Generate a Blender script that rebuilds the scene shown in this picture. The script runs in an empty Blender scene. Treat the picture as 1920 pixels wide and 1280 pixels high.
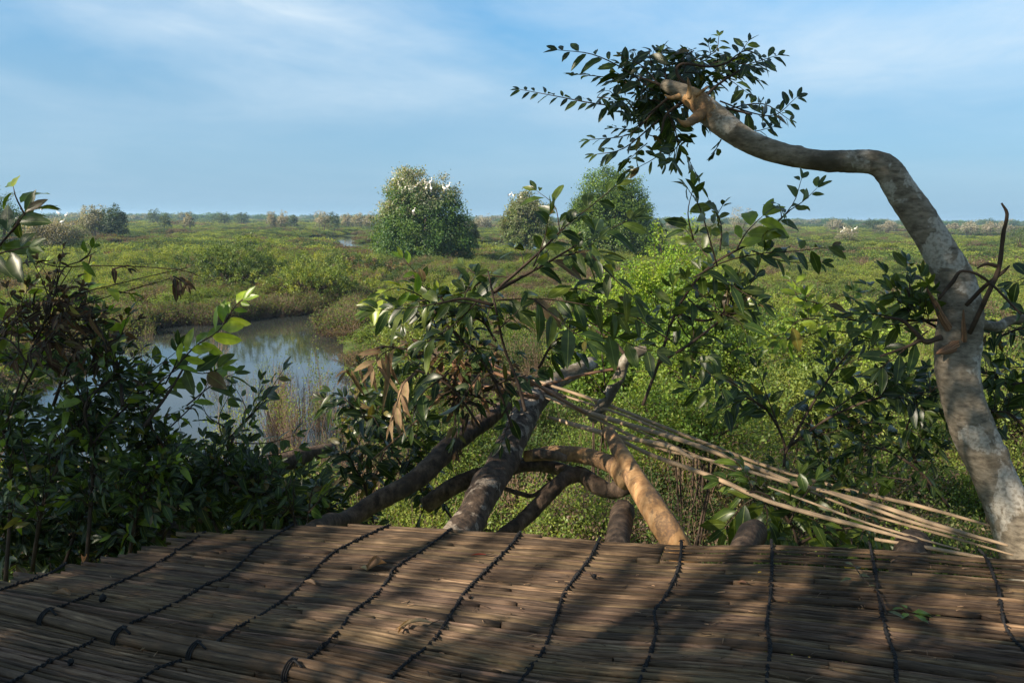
import bpy, math, random
import numpy as np
R = math.radians
rng = np.random.default_rng(7)
random.seed(7)
scene = bpy.context.scene
COL = scene.collection

# ------------------------------------------------------------------ camera
EYE = np.array([0., 0., 5.0])
F = 1493.3
PITCH = 8.83; ROLL = 0.45
p_, a_ = R(PITCH), R(ROLL)
fw = np.array([0, math.cos(p_), -math.sin(p_)])
up0 = np.array([0, math.sin(p_), math.cos(p_)]); rt0 = np.array([1., 0, 0])
rt = rt0*math.cos(a_) + up0*math.sin(a_)
up = up0*math.cos(a_) - rt0*math.sin(a_)
def P(u, v, d):
    return EYE + fw*d + rt*((u-960)/F*d) + up*(-(v-640)/F*d)
def G(u, v, z=0.0):
    r = fw + rt*((u-960)/F) + up*(-(v-640)/F)
    return EYE + r*((z-EYE[2])/r[2])
def px(p):
    q = np.asarray(p) - EYE
    d = q@fw
    return 960 + F*(q@rt)/d, 640 - F*(q@up)/d, d
cam = bpy.data.cameras.new('camera'); cam.lens = 28; cam.sensor_width = 36
cam.clip_start = 0.05; cam.clip_end = 9000
co = bpy.data.objects.new('camera', cam); COL.objects.link(co)
from mathutils import Matrix, Vector
co.matrix_world = Matrix(((rt[0], up[0], -fw[0], EYE[0]), (rt[1], up[1], -fw[1], EYE[1]), (rt[2], up[2], -fw[2], EYE[2]), (0, 0, 0, 1)))
scene.camera = co

# ------------------------------------------------------------------ light
SUN_EL = 31; SV = np.array([-0.84, -0.54])
SV = SV/np.linalg.norm(SV)
TS = np.array([SV[0]*math.cos(R(SUN_EL)), SV[1]*math.cos(R(SUN_EL)), math.sin(R(SUN_EL))])
sl = bpy.data.lights.new('sun', 'SUN'); sl.energy = 5.0; sl.angle = R(0.53); sl.color = (1, 0.87, 0.69)
so = bpy.data.objects.new('sun', sl); COL.objects.link(so)
so.rotation_euler = Vector(TS).to_track_quat('Z', 'Y').to_euler()
w = bpy.data.worlds.new('World'); scene.world = w; w.use_nodes = True
scene.view_settings.view_transform = 'Standard'; scene.view_settings.look = 'None'
scene.view_settings.exposure = 1.38; scene.view_settings.gamma = 1
nt = w.node_tree; nt.nodes.clear()
def nd(nt, t, **k):
    n = nt.nodes.new(t)
    for a, b in k.items():
        if a.startswith('i_'):
            n.inputs[int(a[2:]) if a[2:].isdigit() else a[2:].replace('_', ' ')].default_value = b
        else: setattr(n, a, b)
    return n
def ramp(nt, src, stops, interp='LINEAR'):
    r = nt.nodes.new('ShaderNodeValToRGB'); e = r.color_ramp.elements; r.color_ramp.interpolation = interp
    while len(e) < len(stops): e.new(0.5)
    for i, (p, c) in enumerate(stops):
        e[i].position = p
        e[i].color = (c, c, c, 1) if isinstance(c, (int, float)) else (*c, 1)
    nt.links.new(src, r.inputs[0]); return r.outputs[0]
sky = nd(nt, 'ShaderNodeTexSky', sky_type='NISHITA', sun_disc=False, sun_elevation=R(SUN_EL),
         sun_rotation=math.atan2(SV[0], SV[1]), altitude=0, air_density=1.0, dust_density=0.4, ozone_density=3.2)
tc = nd(nt, 'ShaderNodeTexCoord'); L = nt.links.new
sep = nd(nt, 'ShaderNodeSeparateXYZ'); L(tc.outputs['Generated'], sep.inputs[0])
mx = nd(nt, 'ShaderNodeMath', operation='MAXIMUM', i_1=0.0); L(sep.outputs[2], mx.inputs[0])
mz = nd(nt, 'ShaderNodeMath', operation='ADD', i_1=0.10); L(mx.outputs[0], mz.inputs[0])
dx = nd(nt, 'ShaderNodeMath', operation='DIVIDE'); L(sep.outputs[0], dx.inputs[0]); L(mz.outputs[0], dx.inputs[1])
dy = nd(nt, 'ShaderNodeMath', operation='DIVIDE'); L(sep.outputs[1], dy.inputs[0]); L(mz.outputs[0], dy.inputs[1])
cb = nd(nt, 'ShaderNodeCombineXYZ'); L(dx.outputs[0], cb.inputs[0]); L(dy.outputs[0], cb.inputs[1])
mp = nd(nt, 'ShaderNodeMapping'); mp.inputs['Rotation'].default_value = (0, 0, R(-28)); mp.inputs['Scale'].default_value = (0.8, 0.62, 1); mp.inputs['Location'].default_value = (12.5, 5.2, 0)
L(cb.outputs[0], mp.inputs[0])
n1 = nd(nt, 'ShaderNodeTexNoise', i_Scale=0.8, i_Detail=9.0, i_Roughness=0.5, i_Distortion=0.35); L(mp.outputs[0], n1.inputs['Vector'])
n2 = nd(nt, 'ShaderNodeTexNoise', i_Scale=3.6, i_Detail=8.0, i_Roughness=0.62, i_Distortion=0.9); L(mp.outputs[0], n2.inputs['Vector'])
m1 = ramp(nt, n1.outputs[0], [(0.36, 0.0), (0.62, 1.0)])
m2 = ramp(nt, n2.outputs[0], [(0.25, 0.55), (0.75, 1.0)])
mm = nd(nt, 'ShaderNodeMath', operation='MULTIPLY'); L(m1, mm.inputs[0]); L(m2, mm.inputs[1])
hz = ramp(nt, sep.outputs[2], [(0.0, 0.05), (0.10, 0.22), (0.20, 1.0)])
m3 = nd(nt, 'ShaderNodeMath', operation='MULTIPLY'); L(mm.outputs[0], m3.inputs[0]); L(hz, m3.inputs[1])
m4 = nd(nt, 'ShaderNodeMath', operation='MULTIPLY', i_1=0.95); L(m3.outputs[0], m4.inputs[0])
mix = nd(nt, 'ShaderNodeMix', data_type='RGBA'); 
tint = nd(nt, 'ShaderNodeMix', data_type='RGBA', blend_type='MULTIPLY'); tint.inputs[0].default_value = 1; L(sky.outputs[0], tint.inputs[6]); 
L(ramp(nt, sep.outputs[2], [(0.0, (0.6, 0.8, 1.0)), (0.26, (0.66, 1.14, 1.24)), (1.0, (0.70, 1.12, 1.2))]), tint.inputs[7])
L(m4.outputs[0], mix.inputs[0]); 
air = nd(nt, 'ShaderNodeMix', data_type='RGBA'); L(ramp(nt, sep.outputs[2], [(0.0, 0.92), (0.10, 0.75), (0.30, 0.0)], 'EASE'), air.inputs[0]); L(tint.outputs[2], air.inputs[6]); air.inputs[7].default_value = (2.2, 3.65, 5.0, 1)
L(air.outputs[2], mix.inputs[6]); mix.inputs[7].default_value = (5.2, 6.2, 7.0, 1)
bg = nd(nt, 'ShaderNodeBackground'); bg.inputs[1].default_value = 0.055
L(mix.outputs[2], bg.inputs[0])
wo = nd(nt, 'ShaderNodeOutputWorld'); L(bg.outputs[0], wo.inputs[0])

# ------------------------------------------------------------------ materials
def mat(name):
    m = bpy.data.materials.new(name); m.use_nodes = True
    t = m.node_tree; t.nodes.clear()
    return m, t, nd(t, 'ShaderNodeOutputMaterial')
def leaf_mat(name, trans=0.35, rough=0.4, rib=True, spec=0.5, objvar=0.0):
    m, t, o = mat(name); L = t.links.new
    at = nd(t, 'ShaderNodeAttribute', attribute_name='col')
    c = at.outputs['Color']
    if objvar:
        oi = nd(t, 'ShaderNodeObjectInfo')
        g = nd(t, 'ShaderNodeHueSaturation')
        v = nd(t, 'ShaderNodeMapRange'); L(oi.outputs['Random'], v.inputs[0]); v.inputs[3].default_value = 1-objvar; v.inputs[4].default_value = 1+objvar
        L(v.outputs[0], g.inputs['Value']); L(c, g.inputs['Color']); c = g.outputs[0]
    if rib:
        uv = nd(t, 'ShaderNodeUVMap', uv_map='UVMap'); s = nd(t, 'ShaderNodeSeparateXYZ'); L(uv.outputs[0], s.inputs[0])
        a = nd(t, 'ShaderNodeMath', operation='ABSOLUTE'); L(s.outputs[0], a.inputs[0])
        r = ramp(t, a.outputs[0], [(0.0, 1.0), (0.09, 0.0)])
        mxx = nd(t, 'ShaderNodeMix', data_type='RGBA'); L(r, mxx.inputs[0]); L(c, mxx.inputs[6]); mxx.inputs[7].default_value = (0.16, 0.2, 0.06, 1)
        nz = nd(t, 'ShaderNodeTexNoise', i_Scale=35.0, i_Detail=3.0)
        tcx = nd(t, 'ShaderNodeTexCoord'); L(tcx.outputs['Object'], nz.inputs['Vector'])
        rr = ramp(t, nz.outputs[0], [(0.3, 0.7), (0.7, 1.25)])
        mu = nd(t, 'ShaderNodeMix', data_type='RGBA', blend_type='MULTIPLY'); mu.inputs[0].default_value = 1
        L(mxx.outputs[2], mu.inputs[6]); L(rr, mu.inputs[7]); c = mu.outputs[2]
    b = nd(t, 'ShaderNodeBsdfPrincipled'); b.inputs['Roughness'].default_value = rough
    b.inputs['Specular IOR Level'].default_value = spec
    L(c, b.inputs['Base Color'])
    tr = nd(t, 'ShaderNodeBsdfTranslucent')
    br = nd(t, 'ShaderNodeMix', data_type='RGBA', blend_type='MULTIPLY'); br.inputs[0].default_value = 1; L(c, br.inputs[6]); br.inputs[7].default_value = (2.6, 2.3, 0.9, 1)
    L(br.outputs[2], tr.inputs[0])
    ms = nd(t, 'ShaderNodeMixShader'); ms.inputs[0].default_value = trans
    L(b.outputs[0], ms.inputs[1]); L(tr.outputs[0], ms.inputs[2]); L(ms.outputs[0], o.inputs[0])
    return m
def wood_mat(name, stops, scale=(6, 6, 6), nscale=1.0, detail=8, patch=None, pscale=7, uv=False, attr=False, rough=0.8, bump=0.4, spec=0.25, thr=(0.56, 0.6), streak=None, bdist=0.006):
    """bark and cane: noise ramp, optional lichen patches of another colour, fibre direction along the UV"""
    m, t, o = mat(name); L = t.links.new
    if uv:
        q = nd(t, 'ShaderNodeUVMap', uv_map='UVMap').outputs[0]
    else:
        q = nd(t, 'ShaderNodeTexCoord').outputs['Object']
    mpn = nd(t, 'ShaderNodeMapping'); mpn.inputs['Scale'].default_value = scale; L(q, mpn.inputs[0])
    nz = nd(t, 'ShaderNodeTexNoise', i_Scale=nscale, i_Detail=detail, i_Roughness=0.65); L(mpn.outputs[0], nz.inputs['Vector'])
    c = ramp(t, nz.outputs[0], stops)
    bh = nz.outputs[0]
    if patch:
        oc = nd(t, 'ShaderNodeTexCoord').outputs['Object']
        pn = nd(t, 'ShaderNodeTexNoise', i_Scale=pscale, i_Detail=7.0, i_Roughness=0.6, i_Distortion=0.4); L(oc, pn.inputs['Vector'])
        pf = ramp(t, pn.outputs[0], [(thr[0], 0.0), (thr[1], 0.8)])
        fn = nd(t, 'ShaderNodeTexNoise', i_Scale=pscale*14, i_Detail=4.0); L(oc, fn.inputs['Vector'])
        ff = ramp(t, fn.outputs[0], [(0.38, 0.35), (0.55, 1.0)])
        mf = nd(t, 'ShaderNodeMath', operation='MULTIPLY'); L(pf, mf.inputs[0]); L(ff, mf.inputs[1])
        mk = nd(t, 'ShaderNodeMix', data_type='RGBA'); L(mf.outputs[0], mk.inputs[0]); L(c, mk.inputs[6]); mk.inputs[7].default_value = (*patch, 1); c = mk.outputs[2]
    if streak:
        oc = nd(t, 'ShaderNodeTexCoord').outputs['Object']
        pn = nd(t, 'ShaderNodeTexNoise', i_Scale=streak[0], i_Detail=5.0, i_Roughness=0.6); L(oc, pn.inputs['Vector'])
        pf = ramp(t, pn.outputs[0], [(streak[2], 0.0), (streak[3], 0.85)])
        mk = nd(t, 'ShaderNodeMix', data_type='RGBA'); L(pf, mk.inputs[0]); L(c, mk.inputs[6]); mk.inputs[7].default_value = (*streak[1], 1); c = mk.outputs[2]
    if attr:
        at = nd(t, 'ShaderNodeAttribute', attribute_name='col')
        mu = nd(t, 'ShaderNodeMix', data_type='RGBA', blend_type='MULTIPLY'); mu.inputs[0].default_value = 1
        L(c, mu.inputs[6]); L(at.outputs['Color'], mu.inputs[7]); c = mu.outputs[2]
    b = nd(t, 'ShaderNodeBsdfPrincipled'); b.inputs['Roughness'].default_value = rough; b.inputs['Specular IOR Level'].default_value = spec
    L(c, b.inputs['Base Color'])
    if bump:
        bp = nd(t, 'ShaderNodeBump'); bp.inputs['Strength'].default_value = bump; bp.inputs['Distance'].default_value = bdist
        L(bh, bp.inputs['Height']); L(bp.outputs[0], b.inputs['Normal'])
    L(b.outputs[0], o.inputs[0]); return m
M = {}
M['leaf'] = leaf_mat('glossy_leaf', 0.30, 0.36, spec=.4)
M['small'] = leaf_mat('small_leaf', 0.34, 0.5, rib=False, spec=0.3)
M['cover'] = leaf_mat('marsh_leaf', 0.38, 0.6, rib=False, spec=0.2, objvar=0.22)
M['dry'] = leaf_mat('dry_leaf', 0.15, 0.65, rib=True, spec=0.2)
M['bark'] = wood_mat('grey_bark', [(0.34, (0.08, 0.065, 0.048)), (0.5, (0.165, 0.138, 0.102)), (0.66, (0.25, 0.21, 0.16))], (24, 24, 60), detail=12, patch=(0.40, 0.37, 0.32), pscale=5.5, thr=(0.54, 0.565), bump=0.9, bdist=.006, streak=(5, (0.055, 0.045, 0.03), .52, .66))
M['darkbark'] = wood_mat('dark_bark', [(0.34, (0.018, 0.013, 0.010)), (0.52, (0.07, 0.048, 0.034)), (0.7, (0.13, 0.095, 0.07))], (26, 26, 20), detail=12, patch=(0.30, 0.25, 0.20), pscale=10, thr=(0.53, 0.57), bump=1.0, bdist=.012)
M['log'] = wood_mat('log_bark', [(0.34, (0.02, 0.014, 0.010)), (0.5, (0.075, 0.05, 0.034)), (0.68, (0.15, 0.105, 0.072))], (30, 30, 18), detail=12, bump=1.0, bdist=.012, streak=(6, (0.03, 0.022, 0.016), .5, .62))
M['peeled'] = wood_mat('peeled_wood', [(0.34, (0.17, 0.09, 0.04)), (0.5, (0.30, 0.17, 0.075)), (0.7, (0.42, 0.27, 0.14))], (22, 22, 12), detail=11, patch=(0.11, 0.07, 0.045), pscale=8, thr=(0.51, 0.54), bump=0.9, bdist=.008)
M['twig'] = wood_mat('twig_bark', [(0.3, (0.024, 0.016, 0.011)), (0.7, (0.06, 0.04, 0.027))], (20, 20, 20), bump=0.2)
M['torn'] = wood_mat('torn_wood', [(0.35, (0.05, 0.025, 0.016)), (0.50, (0.17, 0.09, 0.05)), (0.70, (0.45, 0.27, 0.15))], (3, 14, 1), uv=True, bump=0.6)
M['strip'] = wood_mat('split_cane', [(0.28, (0.10, 0.07, 0.045)), (0.5, (0.30, 0.22, 0.145)), (0.8, (0.45, 0.35, 0.25))], (1.2, 5, 1), nscale=3, uv=True, attr=True, bump=0.6, bdist=0.002)
M['slat'] = wood_mat('weathered_bamboo', [(0.34, (0.011, 0.007, 0.004)), (0.43, (0.072, 0.046, 0.028)), (0.57, (0.140, 0.094, 0.057)), (0.74, (0.30, 0.212, 0.132))], (3.0, 2.2, 1), nscale=3.0, uv=True, attr=True, bump=0.8, bdist=0.0015, streak=(5, (0.05, 0.031, 0.018), 0.5, 0.7), rough=0.7)
M['cord'] = wood_mat('black_cord', [(0.3, (0.006, 0.006, 0.007)), (0.7, (0.022, 0.021, 0.022))], (200, 200, 200), rough=0.75, bump=0.3)
M['stem'] = wood_mat('marsh_stem', [(0.3, (0.07, 0.045, 0.03)), (0.7, (0.16, 0.11, 0.075))], (20, 20, 20), bump=0)
def ground_mat():
    m, t, o = mat('marsh_soil'); L = t.links.new
    q = nd(t, 'ShaderNodeTexCoord').outputs['Object']
    a = nd(t, 'ShaderNodeTexNoise', i_Scale=0.05, i_Detail=10.0, i_Roughness=0.7); L(q, a.inputs['Vector'])
    c = ramp(t, a.outputs[0], [(0.3, (0.04, 0.06, 0.018)), (0.5, (0.06, 0.085, 0.022)), (0.62, (0.075, 0.085, 0.03)), (0.8, (0.07, 0.055, 0.035))])
    b2 = nd(t, 'ShaderNodeTexNoise', i_Scale=1.3, i_Detail=8.0); L(q, b2.inputs['Vector'])
    r = ramp(t, b2.outputs[0], [(0.3, 0.5), (0.7, 1.2)])
    mu = nd(t, 'ShaderNodeMix', data_type='RGBA', blend_type='MULTIPLY'); mu.inputs[0].default_value = 1; L(c, mu.inputs[6]); L(r, mu.inputs[7])
    b = nd(t, 'ShaderNodeBsdfPrincipled'); b.inputs['Roughness'].default_value = 0.95; b.inputs['Specular IOR Level'].default_value = 0.1
    L(mu.outputs[2], b.inputs['Base Color']); L(b.outputs[0], o.inputs[0]); return m
M['soil'] = ground_mat()
def water_mat():
    m, t, o = mat('marsh_water'); L = t.links.new
    q = nd(t, 'ShaderNodeTexCoord').outputs['Object']
    mpn = nd(t, 'ShaderNodeMapping'); mpn.inputs['Scale'].default_value = (1, 0.5, 1); L(q, mpn.inputs[0])
    a = nd(t, 'ShaderNodeTexNoise', i_Scale=7.0, i_Detail=4.0); L(mpn.outputs[0], a.inputs['Vector'])
    bp = nd(t, 'ShaderNodeBump'); bp.inputs['Strength'].default_value = 0.10; bp.inputs['Distance'].default_value = 0.012; L(a.outputs[0], bp.inputs['Height'])
    b = nd(t, 'ShaderNodeBsdfPrincipled'); b.inputs['Base Color'].default_value = (0.022, 0.026, 0.024, 1); b.inputs['Roughness'].default_value = 0.05; b.inputs['IOR'].default_value = 1.33
    b.inputs['Specular IOR Level'].default_value = 0.8
    L(bp.outputs[0], b.inputs['Normal']); L(b.outputs[0], o.inputs[0]); return m
M['water'] = water_mat()
def plain(name, c, rough=0.6, tr=0):
    m, t, o = mat(name)
    b = nd(t, 'ShaderNodeBsdfPrincipled'); b.inputs['Roughness'].default_value = rough
    nz = nd(t, 'ShaderNodeTexNoise', i_Scale=40.0); r = ramp(t, nz.outputs[0], [(0.3, tuple(x*0.75 for x in c)), (0.7, c)])
    t.links.new(r, b.inputs['Base Color']); t.links.new(b.outputs[0], o.inputs[0]); return m
M['white'] = plain('white_feather', (0.82, 0.78, 0.72)); M['black'] = plain('black_feather', (0.03, 0.03, 0.035))
M['yellow'] = plain('yellow_plastic', (0.85, 0.5, 0.03), 0.4)

# ------------------------------------------------------------------ mesh helpers
class MB:
    def __init__(s): s.v = []; s.q = []; s.t = []; s.c = []; s.uv = []; s.n = 0
    def add(s, v, q=None, t=None, c=(1, 1, 1), uv=None):
        v = np.asarray(v, dtype=np.float32).reshape(-1, 3)
        s.v.append(v)
        if q is not None and len(q): s.q.append(np.asarray(q, dtype=np.int32).reshape(-1, 4)+s.n)
        if t is not None and len(t): s.t.append(np.asarray(t, dtype=np.int32).reshape(-1, 3)+s.n)
        c = np.asarray(c, dtype=np.float32)
        if c.ndim == 1: c = np.tile(c, (len(v), 1))
        s.c.append(c)
        s.uv.append(np.zeros((len(v), 2), np.float32) if uv is None else np.asarray(uv, np.float32))
        s.n += len(v)
    def mesh(s, name, m, smooth=True):
        me = bpy.data.meshes.new(name)
        v = np.concatenate(s.v); c = np.concatenate(s.c); uv = np.concatenate(s.uv)
        q = np.concatenate(s.q) if s.q else np.zeros((0, 4), np.int32)
        t = np.concatenate(s.t) if s.t else np.zeros((0, 3), np.int32)
        li = np.concatenate([q.ravel(), t.ravel()])
        st = np.concatenate([np.arange(len(q))*4, len(q)*4+np.arange(len(t))*3]).astype(np.int32)
        me.vertices.add(len(v)); me.vertices.foreach_set('co', v.ravel())
        me.loops.add(len(li)); me.loops.foreach_set('vertex_index', li)
        me.polygons.add(len(st)); me.polygons.foreach_set('loop_start', st)
        me.update(calc_edges=True); me.validate()
        ca = me.attributes.new('col', 'FLOAT_COLOR', 'POINT')
        ca.data.foreach_set('color', np.concatenate([c, np.ones((len(c), 1), np.float32)], 1).ravel())
        ul = me.uv_layers.new(name='UVMap'); ul.data.foreach_set('uv', uv[li].ravel())
        me.polygons.foreach_set('use_smooth', np.full(len(me.polygons), smooth))
        for mm_ in (m if isinstance(m, (list, tuple)) else [m]): me.materials.append(mm_)
        me.update(); return me
    def build(s, name, m, parent=None, smooth=True):
        if not s.n: return None
        o = bpy.data.objects.new(name, s.mesh(name, m, smooth)); COL.objects.link(o)
        if parent:
            o.parent = parent; o.matrix_parent_inverse = parent.matrix_world.inverted()
        return o
def tag(o, label=None, cat=None, group=None, kind=None):
    if label: o['label'] = label
    if cat: o['category'] = cat
    if group: o['group'] = group
    if kind: o['kind'] = kind
    return o
def thing(name, loc, label, cat, group=None):
    o = bpy.data.objects.new(name, None); COL.objects.link(o); o.location = Vector([float(x) for x in loc])
    o.matrix_world = Matrix.Translation(o.location)
    return tag(o, label, cat, group)
def nrm(v): return v/(np.linalg.norm(v, axis=-1, keepdims=True)+1e-9)
def catmull(pts, sub=6):
    p = np.asarray(pts, float)
    if len(p) < 3: 
        t = np.linspace(0, 1, sub+1)[:, None]; return p[0]*(1-t)+p[-1]*t
    e = np.vstack([2*p[0]-p[1], p, 2*p[-1]-p[-2]])
    out = []
    for i in range(1, len(e)-2):
        for k in range(sub):
            t = k/sub; a, b, c, d = e[i-1], e[i], e[i+1], e[i+2]
            out.append(0.5*((2*b)+(c-a)*t+(2*a-5*b+4*c-d)*t*t+(-a+3*b-3*c+d)*t**3))
    out.append(e[-2]); return np.array(out)
def frames(p):
    t = nrm(np.gradient(p, axis=0)); n = np.zeros_like(t)
    a = np.array([0, 0, 1.]) if abs(t[0][2]) < .9 else np.array([1., 0, 0])
    n[0] = nrm(np.cross(t[0], a))
    for i in range(1, len(p)):
        x = n[i-1]-t[i]*(n[i-1]@t[i]); n[i] = nrm(x)
    return t, n, np.cross(t, n)
def tube(mb, pts, rad, seg=8, sub=6, rough=0.0, cap=True, c=(1, 1, 1), flat=1.0, knots=()):
    """pts Nx3 (or Nx4 with radius); a tapering limb with an uneven surface"""
    pr = np.asarray(pts, float)
    if pr.shape[1] == 3: pr = np.hstack([pr, np.interp(np.linspace(0, 1, len(pr)), np.linspace(0, 1, len(np.atleast_1d(rad))), np.atleast_1d(rad))[:, None]])
    q = catmull(pr, sub); p = q[:, :3]; r = np.maximum(q[:, 3], 1e-4)
    t, n, b = frames(p); m = len(p)
    th = np.linspace(0, 2*math.pi, seg, endpoint=False)
    rr = r[:, None]*np.ones((m, seg))
    if rough:
        s = rng.uniform(0, 10, 8)
        al = np.concatenate([[0], np.cumsum(np.linalg.norm(np.diff(p, axis=0), axis=1))])[:, None]/r.mean()
        rr = rr*(1+rough*(np.sin(al*.55+s[0]+2*np.sin(th+s[1]))*.5+np.sin(al*1.3+th*2+s[2])*.3+np.sin(al*.9-th*3+s[3])*.25+np.sin(al*2.7+th*5+s[4])*.12)+rough*.25*rng.standard_normal((m, seg)))
    arc = np.concatenate([[0], np.cumsum(np.linalg.norm(np.diff(p, axis=0), axis=1))])
    for (ka, kth, kr, kh) in knots:
        dd = ((arc[:, None]-ka*arc[-1])**2+(r[:, None]*(((th-kth+math.pi) % (2*math.pi))-math.pi))**2)/kr**2
        rr = rr+kh*np.exp(-dd)-kh*1.3*np.exp(-dd*7)
    v = p[:, None, :]+(n[:, None, :]*np.cos(th)[None, :, None]+b[:, None, :]*(np.sin(th)*flat)[None, :, None])*rr[:, :, None]
    uvx = np.repeat(arc[:, None], seg, 1)+rng.uniform(0, 50); uvy = np.repeat((th/6.283*seg/6)[None, :], m, 0)+rng.uniform(0, 50)
    i = np.arange(m-1)[:, None]*seg; j = np.arange(seg)[None, :]; k = (j+1) % seg
    f = np.stack([i+j, i+k, i+seg+k, i+seg+j], -1).reshape(-1, 4)
    v = v.reshape(-1, 3); uv = np.stack([uvx.ravel(), uvy.ravel()], 1)
    tr = None
    if cap:
        v = np.vstack([v, p[0]-t[0]*r[0]*.15, p[-1]+t[-1]*r[-1]*.15]); uv = np.vstack([uv, uv[0], uv[-1]])
        a, e = m*seg, m*seg+1
        tr = [[a, (x+1) % seg, x] for x in range(seg)]+[[e, (m-1)*seg+x, (m-1)*seg+(x+1) % seg] for x in range(seg)]
    mb.add(v, f, tr, c, uv); return p
TT = np.array([0, .14, .38, .66, .87, 1.0]); WW = np.array([0, .52, 1.0, .88, .45, 0])
class Leaves:
    """collects leaves: base, direction, face normal, length, width, droop, fold, colour"""
    def __init__(s): s.r = []
    def add(s, b, d, n, l, w_, dr, fo, c): s.r.append((*b, *d, *n, l, w_, dr, fo, *c))
    def to(s, mb):
        if not s.r: return
        a = np.array(s.r, float); N = len(a)
        b, d, n = a[:, 0:3], nrm(a[:, 3:6]), a[:, 6:9]; l, w_, dr, fo = a[:, 9], a[:, 10], a[:, 11], a[:, 12]; c = a[:, 13:16]
        sd = nrm(np.cross(d, n)); n = np.cross(sd, d)
        V = []; U = []
        wav = rng.uniform(-.1, .1, (N, 6))
        for i, t in enumerate(TT):
            for sg in ((0,) if i in (0, 5) else (-1, 0, 1)):
                p = b+d*(l*t)[:, None]+sd*(sg*w_*WW[i]*.5)[:, None]+n*((fo*abs(sg)*WW[i]*w_*.5)+wav[:, i]*w_*sg)[:, None]
                p = p-n*(dr*l*t*t*.55)[:, None]; p[:, 2] -= dr*l*t*t*.45
                V.append(p); U.append(np.tile([sg*1.0, t], (N, 1)))
        V = np.stack(V, 1); U = np.stack(U, 1); K = 14
        q = []; t3 = [[0, 2, 1], [0, 3, 2], [10, 11, 13], [11, 12, 13]]
        for i in range(3):
            o = 1+3*i; q += [[o, o+1, o+4, o+3], [o+1, o+2, o+5, o+4]]
        off = (np.arange(N)*K)[:, None, None]
        mb.add(V.reshape(-1, 3), (np.array(q)[None]+off).reshape(-1, 4), (np.array(t3)[None]+off).reshape(-1, 3), np.repeat(c, K, 0), U.reshape(-1, 2))
def rhombs(mb, b, d, n, l, wd, c):
    """many small leaves as folded diamonds, each its own base, direction and colour"""
    d = nrm(d); sd = nrm(np.cross(d, n)); n = np.cross(sd, d); N = len(b); l = np.asarray(l)[:, None]; wd = np.asarray(wd)[:, None]
    V = np.stack([b, b+d*l*.45+sd*wd*.5+n*wd*.15, b+d*l-n*l*.12, b+d*l*.45-sd*wd*.5+n*wd*.15], 1)
    o = (np.arange(N)*4)[:, None]
    mb.add(V.reshape(-1, 3), np.array([[0, 1, 2, 3]])+o, None, np.repeat(c, 4, 0))
GREENS = [(0.036, 0.062, 0.009), (0.026, 0.050, 0.010), (0.056, 0.085, 0.010), (0.020, 0.040, 0.010), (0.07, 0.095, 0.012)]
DARK = [(0.019, 0.036, 0.008), (0.014, 0.028, 0.008), (0.028, 0.048, 0.008), (0.017, 0.034, 0.009)]  # greens lowered for leaves in shade; part of the shade is in the colour
BRIGHT = [(0.14, 0.20, 0.018), (0.18, 0.23, 0.02), (0.10, 0.17, 0.018)]  # yellower greens; also put sun and backlight on leaf tips into the colour
BROWN = [(0.06, 0.03, 0.018), (0.035, 0.02, 0.014), (0.09, 0.045, 0.022)]
TAN = [(0.19, 0.115, 0.06), (0.12, 0.07, 0.04), (0.25, 0.165, 0.09)]
def pick(pal, j=0.28):
    c = random.choice(pal); k = random.uniform(1-j, 1+j)
    if random.random() < .035 and pal is not TAN: c = random.choice([(0.13, 0.11, 0.02), (0.09, 0.06, 0.025)])
    return tuple(x*k for x in c)
def twig(sm, lv, pts, r=0.004, ll=0.075, gap=0.03, pal=GREENS, start=0.15, droop=0.35, ang=50, wr=0.4, seg=5, nup=None, fill=0, tip=True, dens=1.0):
    """one leafy twig: a thin stem with leaves set alternately left and right"""
    pts = np.asarray(pts, float)[:, :3]
    p = catmull(pts, 6); r0 = r
    tube(sm, pts, [r0, r0*.35], seg, 4)
    seglen = np.linalg.norm(np.diff(p, axis=0), axis=1); arc = np.concatenate([[0], np.cumsum(seglen)]); T = arc[-1]
    t = nrm(np.gradient(p, axis=0))
    if nup is None:
        nup = np.array([random.gauss(0, .5), random.gauss(-.85, .5), .8])
    s = start*T; side = 1; k = 0
    while s < T:
        i = min(np.searchsorted(arc, s), len(p)-1); pp = p[i-1]+(p[i]-p[i-1])*((s-arc[i-1])/max(arc[i]-arc[i-1], 1e-6)) if i else p[0]
        tt = t[i]; sd = nrm(np.cross(tt, nup)); nn = np.cross(sd, tt)
        if random.random() < dens:
            a = R(random.gauss(ang, 8)); ro = random.gauss(0, .25)
            d = tt*math.cos(a)+(sd*side*math.cos(ro)+nn*math.sin(ro))*math.sin(a)
            f = s/T; sz = ll*random.uniform(.58, 1.22)*(1.0 if f < .75 else 1.0-(f-.75)*1.3)
            nv = nrm(nn+np.array([random.gauss(0, .35) for _ in range(3)]))
            lv.add(pp+d*.006, d, nv, sz, sz*wr*random.uniform(.85, 1.15), droop*random.uniform(.2, 1.6), random.uniform(.1, .5), pick(pal))
        side = -side; s += gap*random.uniform(.75, 1.25)
    if tip:
        for a in (-.3, .35):
            sd = nrm(np.cross(t[-1], nup)); lv.add(p[-1], nrm(t[-1]+sd*a), nup, ll*.75, ll*.75*wr*.8, droop*.3, .3, pick(pal))
def rdir(up_=0.4, back=0.0):
    v = np.array([random.gauss(0, 1), random.gauss(0, .8)+back, random.gauss(up_, .7)]); return nrm(v)
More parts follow.
